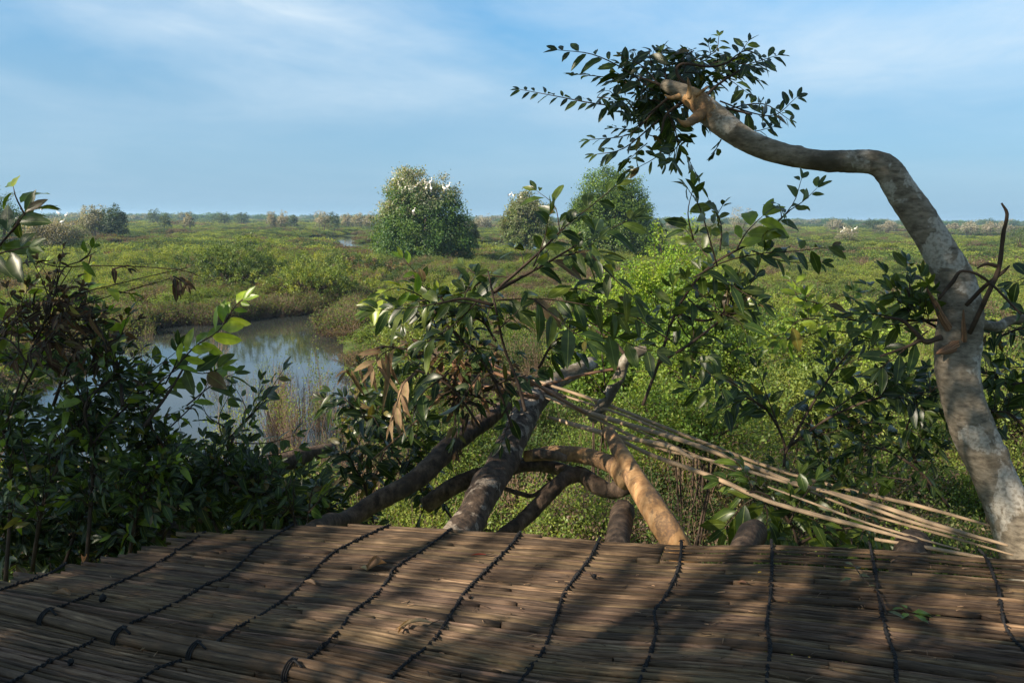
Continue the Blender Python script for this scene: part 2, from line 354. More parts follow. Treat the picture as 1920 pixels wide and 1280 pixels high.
def side_twigs(sm, lv, stem, n, ln=(.2, .42), up_=.5, **k):
    """n leafy twigs growing from random places of a stem"""
    p = catmull(np.asarray(stem, float)[:, :3], 8)
    t = nrm(np.gradient(p, axis=0))
    for _ in range(n):
        i = random.randint(int(len(p)*.25), len(p)-1); d = nrm(rdir(up_)+t[i]*.5); l = random.uniform(*ln)
        a = p[i]; b = a+d*l*.5; e = b+nrm(d+np.array([0, 0, random.uniform(-.5, .3)])+rdir(0)*.25)*l*.5
        twig(sm, lv, [a, b, e], **k)
def finish(th, sm, lv, leafmat='leaf', stemmat='twig', sname='stem', lname='foliage', extra=None):
    if sm.n: sm.build(sname, M[stemmat], th)
    lm = MB(); lv.to(lm)
    if lm.n: lm.build(lname, M[leafmat], th)

# ------------------------------------------------------------------ value noise
_h = rng.uniform(0, 1, (256, 256))
def vnoise(x, y):
    x = np.asarray(x, float); y = np.asarray(y, float); xi = np.floor(x).astype(int); yi = np.floor(y).astype(int); fx = x-xi; fy = y-yi
    fx = fx*fx*(3-2*fx); fy = fy*fy*(3-2*fy); g = lambda a, b: _h[a % 256, b % 256]
    return (g(xi, yi)*(1-fx)+g(xi+1, yi)*fx)*(1-fy)+(g(xi, yi+1)*(1-fx)+g(xi+1, yi+1)*fx)*fy
def fb(x, y, o=3): return sum(vnoise(x*2**i+i*17.3, y*2**i+i*9.1)*.5**i for i in range(o))/sum(.5**i for i in range(o))

# ------------------------------------------------------------------ pond outline (ground plan)
POND = np.array([G(*q)[:2] for q in [(60, 720), (190, 660), (225, 612), (300, 606), (380, 604), (470, 592), (560, 586), (630, 576), (690, 566), (690, 590), (650, 622), (632, 660), (640, 700), (700, 725), (760, 770), (730, 860), (640, 940), (300, 930), (60, 900), (0, 800)]])
def pond_sd(x, y):
    """signed distance to the pond's bank, negative on the water"""
    pt = np.stack([np.ravel(x), np.ravel(y)], 1); d = np.full(len(pt), 1e9); ins = np.zeros(len(pt), bool)
    for i in range(len(POND)):
        a = POND[i]; b = POND[(i+1) % len(POND)]; ab = b-a; h = np.clip(((pt-a)@ab)/(ab@ab), 0, 1)
        d = np.minimum(d, np.linalg.norm(pt-a-h[:, None]*ab, axis=1))
        cr = ((a[1] > pt[:, 1]) != (b[1] > pt[:, 1])); xx = (b[0]-a[0])*(pt[:, 1]-a[1])/((b[1]-a[1]) or 1e-9)+a[0]; ins ^= cr & (pt[:, 0] < xx)
    return np.where(ins, -d, d).reshape(np.shape(x))
def gheight(x, y):
    s = pond_sd(x, y)
    r = np.hypot(x, y)
    b = 0.05+(fb(x*.12, y*.12)-.48)*1.1+np.clip((r-60)/200, 0, 1)*.15
    pools = (fb(x/22+40, y/60+11, 2)-.635)*6*np.clip((r-90)/60, 0, 1)
    b = b-np.clip(pools, 0, 1)*1.2
    k = np.clip(s/1.5, -1, 1); return np.where(k < 0, -0.9*np.minimum(1, -k*1.5)-.1, b*np.clip(k, 0, 1)+.02)
nr, na = 240, 300
rr_ = np.concatenate([np.linspace(0.5, 60, 120), np.geomspace(60.6, 3000, nr-120)]); th_ = np.linspace(0, 2*math.pi, na, endpoint=False)
X = rr_[:, None]*np.sin(th_); Y = rr_[:, None]*np.cos(th_)+0.0
Z = gheight(X, Y)
mb = MB(); i = np.arange(nr-1)[:, None]*na; j = np.arange(na)[None]; k = (j+1) % na
mb.add(np.stack([X, Y, Z], -1).reshape(-1, 3), np.stack([i+j, i+na+j, i+na+k, i+k], -1).reshape(-1, 4))
mb.add([(0, 0, gheight(np.array([0.]), np.array([0.]))[0])]); mb.t.append(np.array([[nr*na, x, (x+1) % na] for x in range(na)], np.int32))
tag(mb.build('ground', M['soil']), kind='structure')
mb = MB(); mb.add([(-3000, -3000, 0), (3000, -3000, 0), (3000, 3000, 0), (-3000, 3000, 0)], [[0, 1, 2, 3]]); tag(mb.build('water', M['water'], smooth=False), kind='structure')

# ------------------------------------------------------------------ marsh cover (nobody could count it)
PROTO = bpy.data.collections.new('marsh_sources')
def bush_mesh(name, H, Rr, ns, nl, ll, pal, low=.3, stemr=.006, wr=.55, ns_leafless=0):
    sm = MB(); g = MB(); B = []; D = []
    per = max(1, nl//ns)
    for s in range(ns):
        a = random.uniform(0, 6.283); e = random.random()**.6
        base = np.array([math.cos(a), math.sin(a), 0])*Rr*.35*random.random()
        tip = np.array([math.cos(a)*Rr*e, math.sin(a)*Rr*e, H*(1-.45*e*e)*random.uniform(.7, 1.08)])
        mid = (base+tip)*.5+np.array([random.gauss(0, .06), random.gauss(0, .06), .08*H])
        tube(sm, [base-(0, 0, .15), mid, tip], [stemr, stemr*.5], 3, 2, cap=False)
        if s < ns_leafless: continue
        cc = catmull([base, mid, tip], 10)
        f = low+(1-low)*rng.random(per)**.6; ii = np.clip((f*(len(cc)-1)).astype(int), 0, len(cc)-1)
        B.append(cc[ii]+rng.normal(0, .045+ll*.55, (per, 3))*[1, 1, .8]); dd = rng.normal(0, 1, (per, 3)); dd[:, 2] += .3; D.append(dd)
    if B:
        B = np.concatenate(B); D = np.concatenate(D); N = len(B)
        pc = np.array(pal)[rng.integers(0, len(pal), N)]*rng.uniform(.7, 1.3, (N, 1))
        nn = rng.normal(0, .6, (N, 3)); nn[:, 2] += .9
        rhombs(g, B, D, nn, ll*rng.uniform(.6, 1.2, N), ll*wr*rng.uniform(.8, 1.2, N), pc)
    nq = sum(len(x) for x in sm.q); me_m = MB()
    # stems and leaves in one source mesh, two material slots
    for s_, off in ((sm, 0), (g, 1)):
        if not s_.n: continue
        n0 = me_m.n; v = np.concatenate(s_.v); me_m.add(v, np.concatenate(s_.q) if s_.q else None, None, np.concatenate(s_.c))
    me = me_m.mesh(name, [M['stem'], M['cover']], smooth=False)
    mi = np.ones(len(me.polygons), np.int32); mi[:nq] = 0; me.polygons.foreach_set('material_index', mi)
    o = bpy.data.objects.new(name, me); return o
def gn_scatter(name, pts, rot, scl, idx, protos, label):
    c = bpy.data.collections.new(name+'_sources')
    for i_, o in enumerate(protos):
        o.name = '%s_%02d' % (o.name, i_); c.objects.link(o)
    me = bpy.data.meshes.new(name); me.vertices.add(len(pts)); me.vertices.foreach_set('co', np.asarray(pts, np.float32).ravel())
    for nm, ty, key, dat in (('rot', 'FLOAT_VECTOR', 'vector', rot), ('scl', 'FLOAT_VECTOR', 'vector', scl), ('idx', 'INT', 'value', idx)):
        a = me.attributes.new(nm, ty, 'POINT'); a.data.foreach_set(key, np.asarray(dat, np.int32 if ty == 'INT' else np.float32).ravel())
    o = bpy.data.objects.new(name, me); COL.objects.link(o); tag(o, label, None, None, 'stuff')
    ng = bpy.data.node_groups.new(name, 'GeometryNodeTree')
    ng.interface.new_socket('Geometry', in_out='INPUT', socket_type='NodeSocketGeometry'); ng.interface.new_socket('Geometry', in_out='OUTPUT', socket_type='NodeSocketGeometry')
    gi = ng.nodes.new('NodeGroupInput'); go = ng.nodes.new('NodeGroupOutput'); ip = ng.nodes.new('GeometryNodeInstanceOnPoints'); ci = ng.nodes.new('GeometryNodeCollectionInfo')
    ci.inputs['Collection'].default_value = c; ci.inputs['Separate Children'].default_value = True; ci.inputs['Reset Children'].default_value = True
    ip.inputs['Pick Instance'].default_value = True; l = ng.links.new
    l(gi.outputs[0], ip.inputs['Points']); l(ci.outputs[0], ip.inputs['Instance'])
    for nm, ty, sk in (('rot', 'FLOAT_VECTOR', 'Rotation'), ('scl', 'FLOAT_VECTOR', 'Scale'), ('idx', 'INT', 'Instance Index')):
        n = ng.nodes.new('GeometryNodeInputNamedAttribute'); n.data_type = ty; n.inputs[0].default_value = nm; l(n.outputs[0], ip.inputs[sk])
    l(ip.outputs[0], go.inputs[0])
    md = o.modifiers.new('scatter', 'NODES'); md.node_group = ng
    return o
CG = [(0.101, 0.145, 0.029), (0.083, 0.128, 0.026), (0.121, 0.162, 0.031), (0.067, 0.106, 0.029)]
CY = [(0.150, 0.185, 0.033), (0.123, 0.168, 0.032), (0.168, 0.191, 0.041)]
CD = [(0.046, 0.078, 0.022), (0.039, 0.066, 0.022), (0.063, 0.093, 0.024)]
CB = [(0.11, 0.075, 0.05), (0.08, 0.055, 0.04), (0.13, 0.10, 0.06), (0.09, 0.1, 0.035)]
def sector(n, r0, r1, half=44):
    r = np.sqrt(rng.uniform(r0*r0, r1*r1, n)); a = rng.uniform(-R(half), R(half), n); return r*np.sin(a), r*np.cos(a)
def cover(name, n, r0, r1, protos4, base, label, half=44, keep=None, sdmin=0.2, hump=True):
    """protos4 = green, yellow, dark, brown variants; patches follow low-frequency noise"""
    x, y = sector(n, r0, r1, half); s = pond_sd(x, y); pools = (fb(x/22+40, y/60+11, 2)-.635)*6*np.clip((np.hypot(x, y)-90)/60, 0, 1)
    ok = (s > sdmin) & (pools < .12)
    if keep is not None: ok &= keep(x, y, s)
    x, y = x[ok], y[ok]; s = s[ok]; n = len(x)
    r = np.hypot(x, y); sc_ = 1+r/150
    pn = fb(x/(5*sc_)+3, y/(9*sc_)+5); q = rng.random(n)*.25+pn
    br = fb(x/(7*sc_)+50, y/(12*sc_)+21, 2)+rng.normal(0, .05, n)
    per = len(protos4)//4
    kind = np.where(q < .56, 2, np.where(q > .70, 1, 0)); kind = np.where(br > .615, 3, kind)
    idx = kind*per+rng.integers(0, per, n)
    h = np.where(kind == 3, .75, 1.0)*rng.uniform(.7, 1.3, n)*(0.75+fb(x/8+9, y/8+2)*.6)
    if hump:   # the taller thicket across the pond
        hx, hy = G(480, 515)[:2]; h = h*(1+.9*np.exp(-(((x-hx)/14)**2+((y-hy)/9)**2)))
    h = h*np.clip(.35+s/3.5, .35, 1)*np.interp(r, [20, 50, 300], [1, .72, .55])
    scl = np.stack([base*rng.uniform(.85, 1.25, n)]*2+[base*h], 1)
    z = np.maximum(gheight(x, y), -.1)-.05
    return gn_scatter(name, np.stack([x, y, z], 1), np.stack([rng.normal(0, .08, n), rng.normal(0, .08, n), rng.uniform(0, 6.28, n)], 1), scl, idx, protos4, label)
pals = [CG, CY, CD, CB]
near = [bush_mesh('near_bush', 1.35, .75, 70 if pi < 3 else 110, 3600 if pi < 3 else 900, .05, pal, low=.35) for pi, pal in enumerate(pals) for _ in range(2)]
midp = [bush_mesh('mid_bush', 1.3, 1.0, 50 if pi < 3 else 90, 2200 if pi < 3 else 900, .10, pal, low=.3, stemr=.012) for pi, pal in enumerate(pals) for _ in range(2)]
farp = [bush_mesh('far_bush', 1.3, 2.0, 60, 1500, .24, pal, low=.2, stemr=.03) for pi, pal in enumerate(pals) for _ in range(2)]
vfar = [bush_mesh('distant_bush', 1.6, 7.0, 60, 1200, .7, pal, low=.1, stemr=.05) for pi, pal in enumerate(pals) for _ in range(1)]
cover('near_undergrowth', 900, 6.5, 27, near, 1.0, 'leafy green undergrowth on the flooded marsh just below the platform', hump=False)
cover('marsh_thicket', 6800, 25, 95, midp, 1.05, 'low green and brown marsh shrubs growing thickly around the pond')
cover('marsh_scrub', 17000, 88, 360, farp, 1.1, 'green scrub covering the marsh beyond the pond', half=40)
cover('distant_marsh_scrub', 22000, 340, 1600, vfar, 1.0, 'distant green scrub stretching to the horizon', half=38)
# sparse flooded stems standing in the pond
wp = [bush_mesh('flooded_stem', 1.5, .45, 22, 230, .05, CG+CY, low=.5, stemr=.005) for _ in range(2)]+[bush_mesh('flooded_stem', 1.2, .5, 40, 60, .045, CB, low=.3, stemr=.005) for _ in range(2)]
us = []; 
while len(us) < 95:
    u = random.uniform(230, 760); v = random.uniform(600, 930)
    if u < 420 and (v > 720 or random.random() < .55): continue
    if 420 <= u < 700 and v < (665 if u < 540 else 700)+30*random.random(): continue
    if u < 520 and v > 640 and random.random() > .45: continue
    g = G(u, v+20)
    if pond_sd(g[0], g[1]) < .3: us.append(g[:2])
us = np.array(us); n = len(us)
sc3 = rng.uniform(.55, 1.2, n)
gn_scatter('flooded_stems', np.column_stack([us, np.full(n, -.15)]), np.column_stack([rng.normal(0, .12, n), rng.normal(0, .12, n), rng.uniform(0, 6, n)]), np.column_stack([sc3, sc3, sc3*rng.uniform(.7, 1.3, n)]), rng.integers(0, 4, n), wp, 'thin green tipped stems standing in the shallow pond water')
# bank fringe of bare brown stems
bn = 850; bx, by = sector(14000, 14, 60, 44); s = pond_sd(bx, by); ok = (s > -1.1) & (s < .9) & (by > 33); bx, by = bx[ok][:bn], by[ok][:bn]; n = len(bx)
fr = [bush_mesh('bank_stem', .9, .55, 80, 330, .07, CG+CD+CB[:2], low=.5, stemr=.007) for _ in range(3)]
gn_scatter('bank_fringe', np.column_stack([bx, by, np.full(n, -.1)]), np.column_stack([rng.normal(0, .1, n), rng.normal(0, .1, n), rng.uniform(0, 6, n)]), np.column_stack([rng.uniform(.9, 1.5, n)]*2+[rng.uniform(.8, 1.4, n)]), rng.integers(0, 3, n), fr, 'bare brown stems fringing the bank of the pond')
# the wood on the horizon
def crown_mesh(mb, c, rx, ry, rz, ncl, per, ll, pal, lob=.25, flatb=.5, spread=.5, guano=None, seedv=0, droop=0, wr=.6):
    """leaf clumps over an uneven lobed crown; guano = (height fraction, strength, colour) stains upper leaves"""
    B = []; 
    v = rng.normal(0, 1, (ncl, 3)); v = nrm(v); v[:, 2] = np.where(v[:, 2] < -flatb, -v[:, 2]*rng.random(ncl), v[:, 2])
    az = np.arctan2(v[:, 1], v[:, 0])
    k = 1+lob*(np.sin(az*3+seedv)*.35+np.sin(az*5+v[:, 2]*4+seedv*2)*.35+np.sin(v[:, 2]*7+az*2+seedv)*.4)*np.clip(1.2-v[:, 2]*.4, 0, 1)
    rad = k*(1-rng.random(ncl)**2.2*.55)
    C = v*[rx, ry, rz]*rad[:, None]
    B = np.repeat(C, per, 0); N = len(B)
    B = B+rng.normal(0, 1, (N, 3))*spread*[1, 1, .75]
    if droop: B[:, 2] -= np.abs(rng.normal(0, droop, N))
    D = nrm(B)*.6+rng.normal(0, 1, (N, 3)); D[:, 2] -= .3
    nn = nrm(B)+rng.normal(0, .6, (N, 3)); nn[:, 2] += .4
    tone = np.repeat(rng.uniform(.6, 1.35, ncl), per)[:, None]
    cidx = np.repeat(rng.integers(0, len(pal), ncl), per); cidx = np.where(rng.random(N) < .3, rng.integers(0, len(pal), N), cidx)
    col = np.array(pal)[cidx]*tone*rng.uniform(.8, 1.2, (N, 1))
    if guano:
        h = B[:, 2]/rz+rng.normal(0, .15, N)+np.sin(B[:, 0]*1.7+seedv)*.12; g = (np.clip((h-guano[0])*2.2, 0, 1)*guano[1])[:, None]*rng.uniform(.35, 1, (N, 1))*(rng.random((N, 1)) < .75)
        col = col*(1-g)+np.array(guano[2])*g
    rhombs(mb, B+c, D, nn, ll*rng.uniform(.6, 1.25, N), ll*wr*rng.uniform(.8, 1.2, N), col)
TG = [(0.05, 0.105, 0.02), (0.085, 0.145, 0.025), (0.032, 0.07, 0.02)]
def woodproto(nm, rx, rz, pal, g=None, sv=0):
    m_ = MB(); crown_mesh(m_, (0, 0, rz*.45), rx, rx, rz*.75, 70, 22, .75, pal, guano=g, seedv=sv, spread=.6); 
    tube(m_, [(0, 0, -1), (0, 0, rz*.5)], [.3, .15], 5, 2, c=(.05, .035, .025)); o = bpy.data.objects.new(nm, m_.mesh(nm, M['cover'], False)); return o
wpr = [woodproto('wood_crown', 5, 4.5, CD+TG, None, q) for q in (0, 1, 2)]+[woodproto('wood_crown_pale', 4.6, 4.4, CD, (-.1, .8, (.32, .29, .24)), 4)]
n = 620; a = rng.uniform(-R(38), R(38), n); r = rng.uniform(620, 1500, n); 
gn_scatter('distant_wood', np.column_stack([r*np.sin(a), r*np.cos(a), np.zeros(n)]), np.column_stack([np.zeros(n), np.zeros(n), rng.uniform(0, 6, n)]), np.column_stack([rng.uniform(.8, 2.0, n)]*2+[rng.uniform(.6, 1.25, n)]), np.where(rng.random(n) < .2, 3, rng.integers(0, 3, n)), wpr, 'far-off line of trees along the horizon')

# ------------------------------------------------------------------ marsh trees, each its own
GU = (.36, .33, .28)
def marsh_tree(name, u0, u1, vtop, dist, label, pal=TG, guano=None, lobes=None, ncl=420, per=34, ll=.17, trunk=True, sv=0., group=None, basev=None, spread=.42, lob=.3):
    """a tree whose crown spans pixels u0..u1 at that distance; crown > leaves, trunk with stems"""
    mpp = dist/F; uc = (u0+u1)/2; base = P(uc, 408, dist); base[2] = 0
    W = (u1-u0)*mpp/2; H = P(uc, vtop, dist)[2]
    th = thing(name, base, label, 'tree' if name.endswith('tree') else 'bush', group)
    g = MB()
    for (fx, fz, frx, frz, w_) in (lobes or [(0, .5, 1, .52, 1)]):
        crown_mesh(g, base+np.array([fx*W, 0, fz*H]), frx*W, frx*W*.9, frz*H, int(ncl*w_), per, ll, pal, guano=guano if fz > .35 else None, seedv=sv+fx*3, spread=spread*min(1, W/4.5), lob=lob)
    g.build('crown', M['small'], th)
    if trunk:
        t_ = MB()
        for k_ in range(7 if W > 2.5 else 4):
            a = random.uniform(0, 6.28); b0 = base+np.array([math.cos(a)*.25*W*random.random(), math.sin(a)*.2*W, -.3]); e = base+np.array([math.cos(a)*W*.5, math.sin(a)*W*.4, H*.6])
            tube(t_, [b0, (b0+e)/2+(0, 0, H*.08), e], [.035*W, .012*W], 7, 4, .15)
        t_.build('trunk', M['log'], th)
    return th, base, W, H
t1 = marsh_tree('roost_tree', 706, 876, 322, 80, 'tallest round tree left of centre, vine covered, white birds all over its top', TG, (.2, .8, GU),
   [(-.26, .69, .50, .31, .9), (.26, .58, .62, .33, .9), (-.45, .42, .52, .33, .9), (.55, .28, .50, .26, .8), (-.1, .25, .95, .26, 1.2), (-.55, .22, .42, .22, .5)], 200, 66, .22, sv=1., spread=.36, lob=.26)
t2 = marsh_tree('roost_tree', 938, 1036, 357, 104, 'smaller greyish bird stained tree between the two big round ones', [(0.07, 0.105, 0.03), (0.09, 0.13, 0.035), (0.1, 0.11, 0.05)], (.2, .5, GU),
   [(-.1, .6, .6, .38, .8), (.3, .5, .62, .36, .8), (-.35, .38, .6, .36, .8), (.1, .22, .9, .25, .8)], 150, 56, .26, sv=2., spread=.40, lob=.4)
t3 = marsh_tree('domed_tree', 1066, 1222, 316, 88, 'big clean green domed tree with no white stains, right of the bird trees', [(0.07, 0.125, 0.02), (0.05, 0.09, 0.02), (0.095, 0.15, 0.024)], None,
   [(.0, .6, .84, .38, 1.3), (-.45, .42, .55, .32, .8), (.48, .40, .52, .36, .8), (0, .25, .92, .25, 1)], 250, 60, .22, sv=3., spread=.34, lob=.16)
marsh_tree('low_bush', 868, 900, 412, 84, 'small grey-green bush at the right foot of the tallest bird tree', [(0.07, 0.085, 0.04), (0.11, 0.11, 0.06)], (.3, .5, GU), None, 130, 24, .17)
marsh_tree('low_bush', 1215, 1250, 412, 92, 'small bush tucked behind the right side of the big green domed tree', [(0.07, 0.085, 0.035)], (.3, .4, GU), None, 120, 24, .18)
marsh_tree('dark_tree', -60, 36, 362, 92, 'dark round tree cut off by the left edge of the photo', TG[:1]+[(0.03, 0.055, 0.022)], (.7, .4, GU), None, 330, 30, .18, sv=2)
t6 = marsh_tree('roost_bush', 40, 150, 396, 100, 'low wide pale bush dotted with white birds near the left edge', [(0.07, 0.08, 0.045), (0.12, 0.11, 0.07)], (.1, .7, GU), [(-.4, .45, .6, .4, 1), (.35, .4, .65, .4, 1)], 190, 26, .2, sv=5)
t7 = marsh_tree('pale_bush', 150, 204, 388, 140, 'pale stained left half of the paired bushes at the left of the marsh', [(0.08, 0.09, 0.05)], (-.1, .75, (.35, .33, .28)), None, 220, 26, .28, sv=1)
marsh_tree('dark_bush', 190, 236, 389, 140, 'dark green right half of the paired bushes at the left of the marsh', [(0.03, 0.055, 0.03), (0.04, 0.06, 0.03)], None, None, 200, 26, .28, sv=4)
far_list = [
 (276, 304, 393, 330, 'round grey-green tree standing on the horizon right of the paired bushes', 0),
 (298, 320, 402, 230, 'small dark lone bush just below the round horizon tree', 0),
 (344, 362, 401, 240, 'small pale bird bush right of the small dark lone bush', 1),
 (400, 432, 398, 340, 'first low green tree right of the pale bird bush on the horizon', 0),
 (440, 466, 400, 360, 'low green horizon tree in the middle of the left treeline', 0),
 (500, 517, 397, 260, 'narrow pale stained bush, left one of a close pair on the horizon', 1),
 (517, 541, 399, 260, 'broader pale stained bush, right one of a close pair on the horizon', 1),
 (540, 558, 403, 300, 'low dark green hummock right of the pale horizon pair', 0),
 (588, 620, 397, 240, 'pale domed bird bush left of centre on the horizon', 1),
 (612, 637, 400, 240, 'dark domed bush touching the pale domed one on the horizon', 0),
 (640, 662, 402, 300, 'pale bush left of two more just before the tallest bird tree', 1),
 (660, 686, 400, 280, 'widest pale bush close to the left side of the tallest bird tree', 1),
 (682, 704, 402, 270, 'pale bush partly behind the left edge of the tallest bird tree', 1),
 (888, 925, 404, 300, 'pale flat bush on the horizon between the tallest and the greyish tree', 1),
 (1250, 1275, 409, 290, 'small pale bush on the horizon right of the domed tree', 1),
 (1365, 1409, 390, 170, 'tall pale bird bush behind the bright sprig of yellowish leaves', 1),
 (1548, 1582, 412, 300, 'pale bush on the horizon left of the leaning trunk', 1),
 (1570, 1610, 424, 150, 'low bush full of white birds left of the leaning trunk', 1),
 (1624, 1650, 413, 330, 'dark green horizon tree behind the low bird bush', 0),
 (1648, 1684, 415, 290, 'pale bush touching the left side of the leaning trunk', 1),
 (1780, 1798, 420, 330, 'smallest pale bush right of the leaning trunk on the horizon', 1),
 (1802, 1838, 417, 270, 'widest pale stained bush right of the leaning trunk', 1),
 (1844, 1868, 416, 260, 'round pale bush just left of the thin upright twig', 1),
 (1872, 1902, 414, 250, 'pale bird bush just right of the thin upright twig', 1),
 (1890, 1960, 426, 130, 'wide green bush at the right edge of the marsh', 0)]
for (a_0, a_1, vt, dd, lab, pale) in far_list:
    marsh_tree('pale_bush' if pale else 'green_bush', a_0, a_1, vt, dd, lab, [(0.08, 0.09, 0.05), (0.1, 0.095, 0.06)] if pale else [(0.045, 0.07, 0.028), (0.06, 0.085, 0.03)],
               (-.2, .85, (.40, .36, .31)) if pale else None, None, 110, 18, .2*max(1, dd/150), trunk=True, sv=a_0*.37, group='bushes on the far marsh', spread=.5)

# ------------------------------------------------------------------ perched birds
def bird_mesh(nm, k):
    m_ = MB(); s_ = .78
    tube(m_, [(0, -.30*s_, .34*s_), (0, -.12*s_, .44*s_), (0, .08*s_, .50*s_), (0, .22*s_, .55*s_)], [.03, .13*s_, .14*s_, .06*s_], 8, 3)
    tube(m_, [(0, .18*s_, .55*s_), (0, .26*s_, .68*s_), (0, .22*s_, .82*s_), (0, .27*s_, .92*s_)], [.05*s_, .035*s_, .03*s_, .045*s_], 6, 3)
    tube(m_, [(0, .29*s_, .92*s_), (0, .46*s_, .84*s_)], [.025*s_, .006], 5, 2)
    for x in (-.05, .05): tube(m_, [(x, 0, .40*s_), (x, -.02, 0)], [.012, .01], 4, 2)
    return m_.mesh(nm, k, True)
BW = bird_mesh('bird', M['white']); BK = bird_mesh('bird', M['black'])
def bird(p, lab, grp, me=BW, s=1.):
    o = bpy.data.objects.new('perched_bird', me); COL.objects.link(o); o.location = Vector([float(x) for x in p]); o.rotation_euler = (random.gauss(0, .12), 0, random.uniform(0, 6.28)); o.scale = (s*random.uniform(.8, 1.1),)*3
    tag(o, lab, 'bird', grp)
def perch(tree, pts, lab, grp, me=BW, s=1.):
    _, b, W, H = tree; y0 = np.hypot(b[0], b[1])
    for (u, v) in pts:
        d0 = (b-EYE)@fw
        # front surface of the crown at that pixel: nearer than the trunk by part of the crown radius
        q = P(u, v+6, d0); ex = min(1, abs((q-b)[0])/W); ez = np.clip((q[2]/H-.45)/.5, 0, 1); k_ = max(0, 1-ex**2-ez**2)**.5
        bird(P(u, v+6, d0-W*1.12*k_*.85), lab, grp, me, s*1.15)
perch(t1, [(755, 321), (770, 325), (780, 330), (738, 337), (748, 341), (753, 334), (765, 337), (741, 345), (754, 339), (767, 346), (761, 352), (769, 356), (778, 352), (800, 345), (808, 344), (799, 354), (808, 355), (832, 354), (754, 358), (786, 345), (725, 358), (775, 397), (747, 349), (764, 335), (840, 352)], 'white bird perched among the leaves on top of the tallest tree', 'white birds on the tallest tree')
perch(t2, [(957, 364), (963, 366), (976, 369)], 'white bird perched at the top left of the smaller greyish tree', 'white birds on the greyish tree')
perch(t2, [(953, 364)], 'black bird perched at the top left of the smaller greyish tree', None, BK, .8)
perch(t2, [(985, 360)], 'black bird perched on the highest twig of the smaller greyish tree', None, BK, .7)
perch(t6, [(72, 388), (80, 391), (52, 408), (42, 412), (66, 410), (17, 404), (110, 400), (116, 416), (124, 403), (34, 408)], 'white bird on the low wide pale bush near the left edge', 'white birds on the low pale bush')
t18 = [0, P(1590, 408, 150)*[1, 1, 0], 2.0, 2.9]
perch(t18, [(1577, 432), (1583, 427), (1590, 428), (1597, 431), (1603, 427)], 'white bird on the low bush left of the leaning trunk', 'white birds on the low right bush', s=1.1)

# ------------------------------------------------------------------ near and middle shrubs with small leaves (each its own)
def small_shrub(label, u, v, d, Wm, Hm, pal, n=9000, ll=.05, name='leafy_shrub', stem=.012, base_z=0., sv=0):
    """crown centred at pixel u,v and depth d; leaf twigs fill an uneven volume down to a stem at the water"""
    c = P(u, v, d); th = thing(name, (c[0], c[1], base_z), label, 'shrub')
    g = MB(); sm = MB(); nt_ = max(40, n//34)
    B = []; D = []
    for _ in range(nt_):
        q = nrm(rng.normal(0, 1, 3)); k = rng.random()**.45*(1+.22*math.sin(q[0]*5+sv)+.18*math.sin(q[2]*6+q[1]*3+sv)); tip = c+q*[Wm, Wm*.8, Hm]*k
        root = c+np.array([random.gauss(0, Wm*.18), random.gauss(0, Wm*.15), -Hm*.55])
        if _ % 3 == 0: tube(sm, [root, (root+tip)/2+rng.normal(0, .05, 3), tip], [stem*.6, .003], 4, 3, cap=False)
        m_ = n//nt_; f = rng.random(m_)**.8; dr = nrm(tip-root+rng.normal(0, .3, 3)*Wm); l = random.uniform(.2, .5)*min(1, Wm)
        B.append(tip+dr*(l*(f[:, None]-.6))+rng.normal(0, .03+ll*.3, (m_, 3))); D.append(dr*.5+rng.normal(0, 1, (m_, 3)))
    B = np.concatenate(B); D = np.concatenate(D); N = len(B); nn = rng.normal(0, .55, (N, 3)); nn[:, 2] += .9
    ci = np.repeat(rng.integers(0, len(pal), nt_), n//nt_)[:N]
    col = np.array(pal)[ci]*rng.uniform(.7, 1.3, (N, 1))
    rhombs(g, B, D, nn, ll*rng.uniform(.6, 1.25, N), ll*.55*rng.uniform(.8, 1.2, N), col)
    for k in range(6):
        a = random.uniform(0, 6.28); rb = np.array([c[0]+math.cos(a)*.3*Wm, c[1]+math.sin(a)*.3*Wm, base_z-.3])
        tube(sm, [rb, (rb+c)/2+rng.normal(0, .1, 3), c+np.array([math.cos(a), math.sin(a), -.2])*[Wm*.4, Wm*.4, Hm*.4]], [stem*1.6, stem*.6], 6, 5, .1)
    g.build('crown', M['small'], th); sm.build('stem', M['twig'], th)
YB = [(0.159, 0.239, 0.024), (0.122, 0.205, 0.024), (0.187, 0.251, 0.030), (0.084, 0.160, 0.024)]
GB = [(0.109, 0.178, 0.026), (0.087, 0.154, 0.026), (0.145, 0.203, 0.029), (0.065, 0.111, 0.026)]
MG = [(0.121, 0.166, 0.033), (0.100, 0.142, 0.033), (0.157, 0.191, 0.040)]
small_shrub('tall yellow-green shrub rising in front of the domed tree', 1255, 560, 13.5, 1.15, 1.05, YB, 15000, .055, sv=1)
small_shrub('yellow-green shrub lower left of the tallest yellow one, behind the central sprays', 1130, 610, 12.5, .8, .75, YB, 8000, .05, sv=2)
small_shrub('bright green shrub behind the right-hand spray of branches', 1330, 650, 10.5, 1.0, .75, GB, 15000, .05, sv=3)
small_shrub('rich green shrub right of the broken grey log end', 1130, 690, 9.0, .62, .5, GB, 9000, .045, sv=4)
small_shrub('wide green shrub above the bundle of split canes', 1290, 790, 8.2, .85, .5, GB+MG, 12000, .042, sv=5)
small_shrub('pale green shrub between the cane bundle and the leaning trunk', 1560, 760, 9.5, 1.15, .6, MG, 14000, .045, sv=6)
small_shrub('green shrub behind the dark sprays left of the leaning trunk', 1560, 640, 12.0, 1.3, .45, MG+YB[:1], 12000, .05, sv=7)
small_shrub('sunlit green shrub visible right of the leaning trunk', 1890, 760, 10.0, .9, .7, MG, 9000, .045, sv=8)
small_shrub('low green shrub under the peeled log beyond the platform edge', 1090, 985, 6.6, .75, .38, MG+CB[:1], 9000, .034, sv=9)
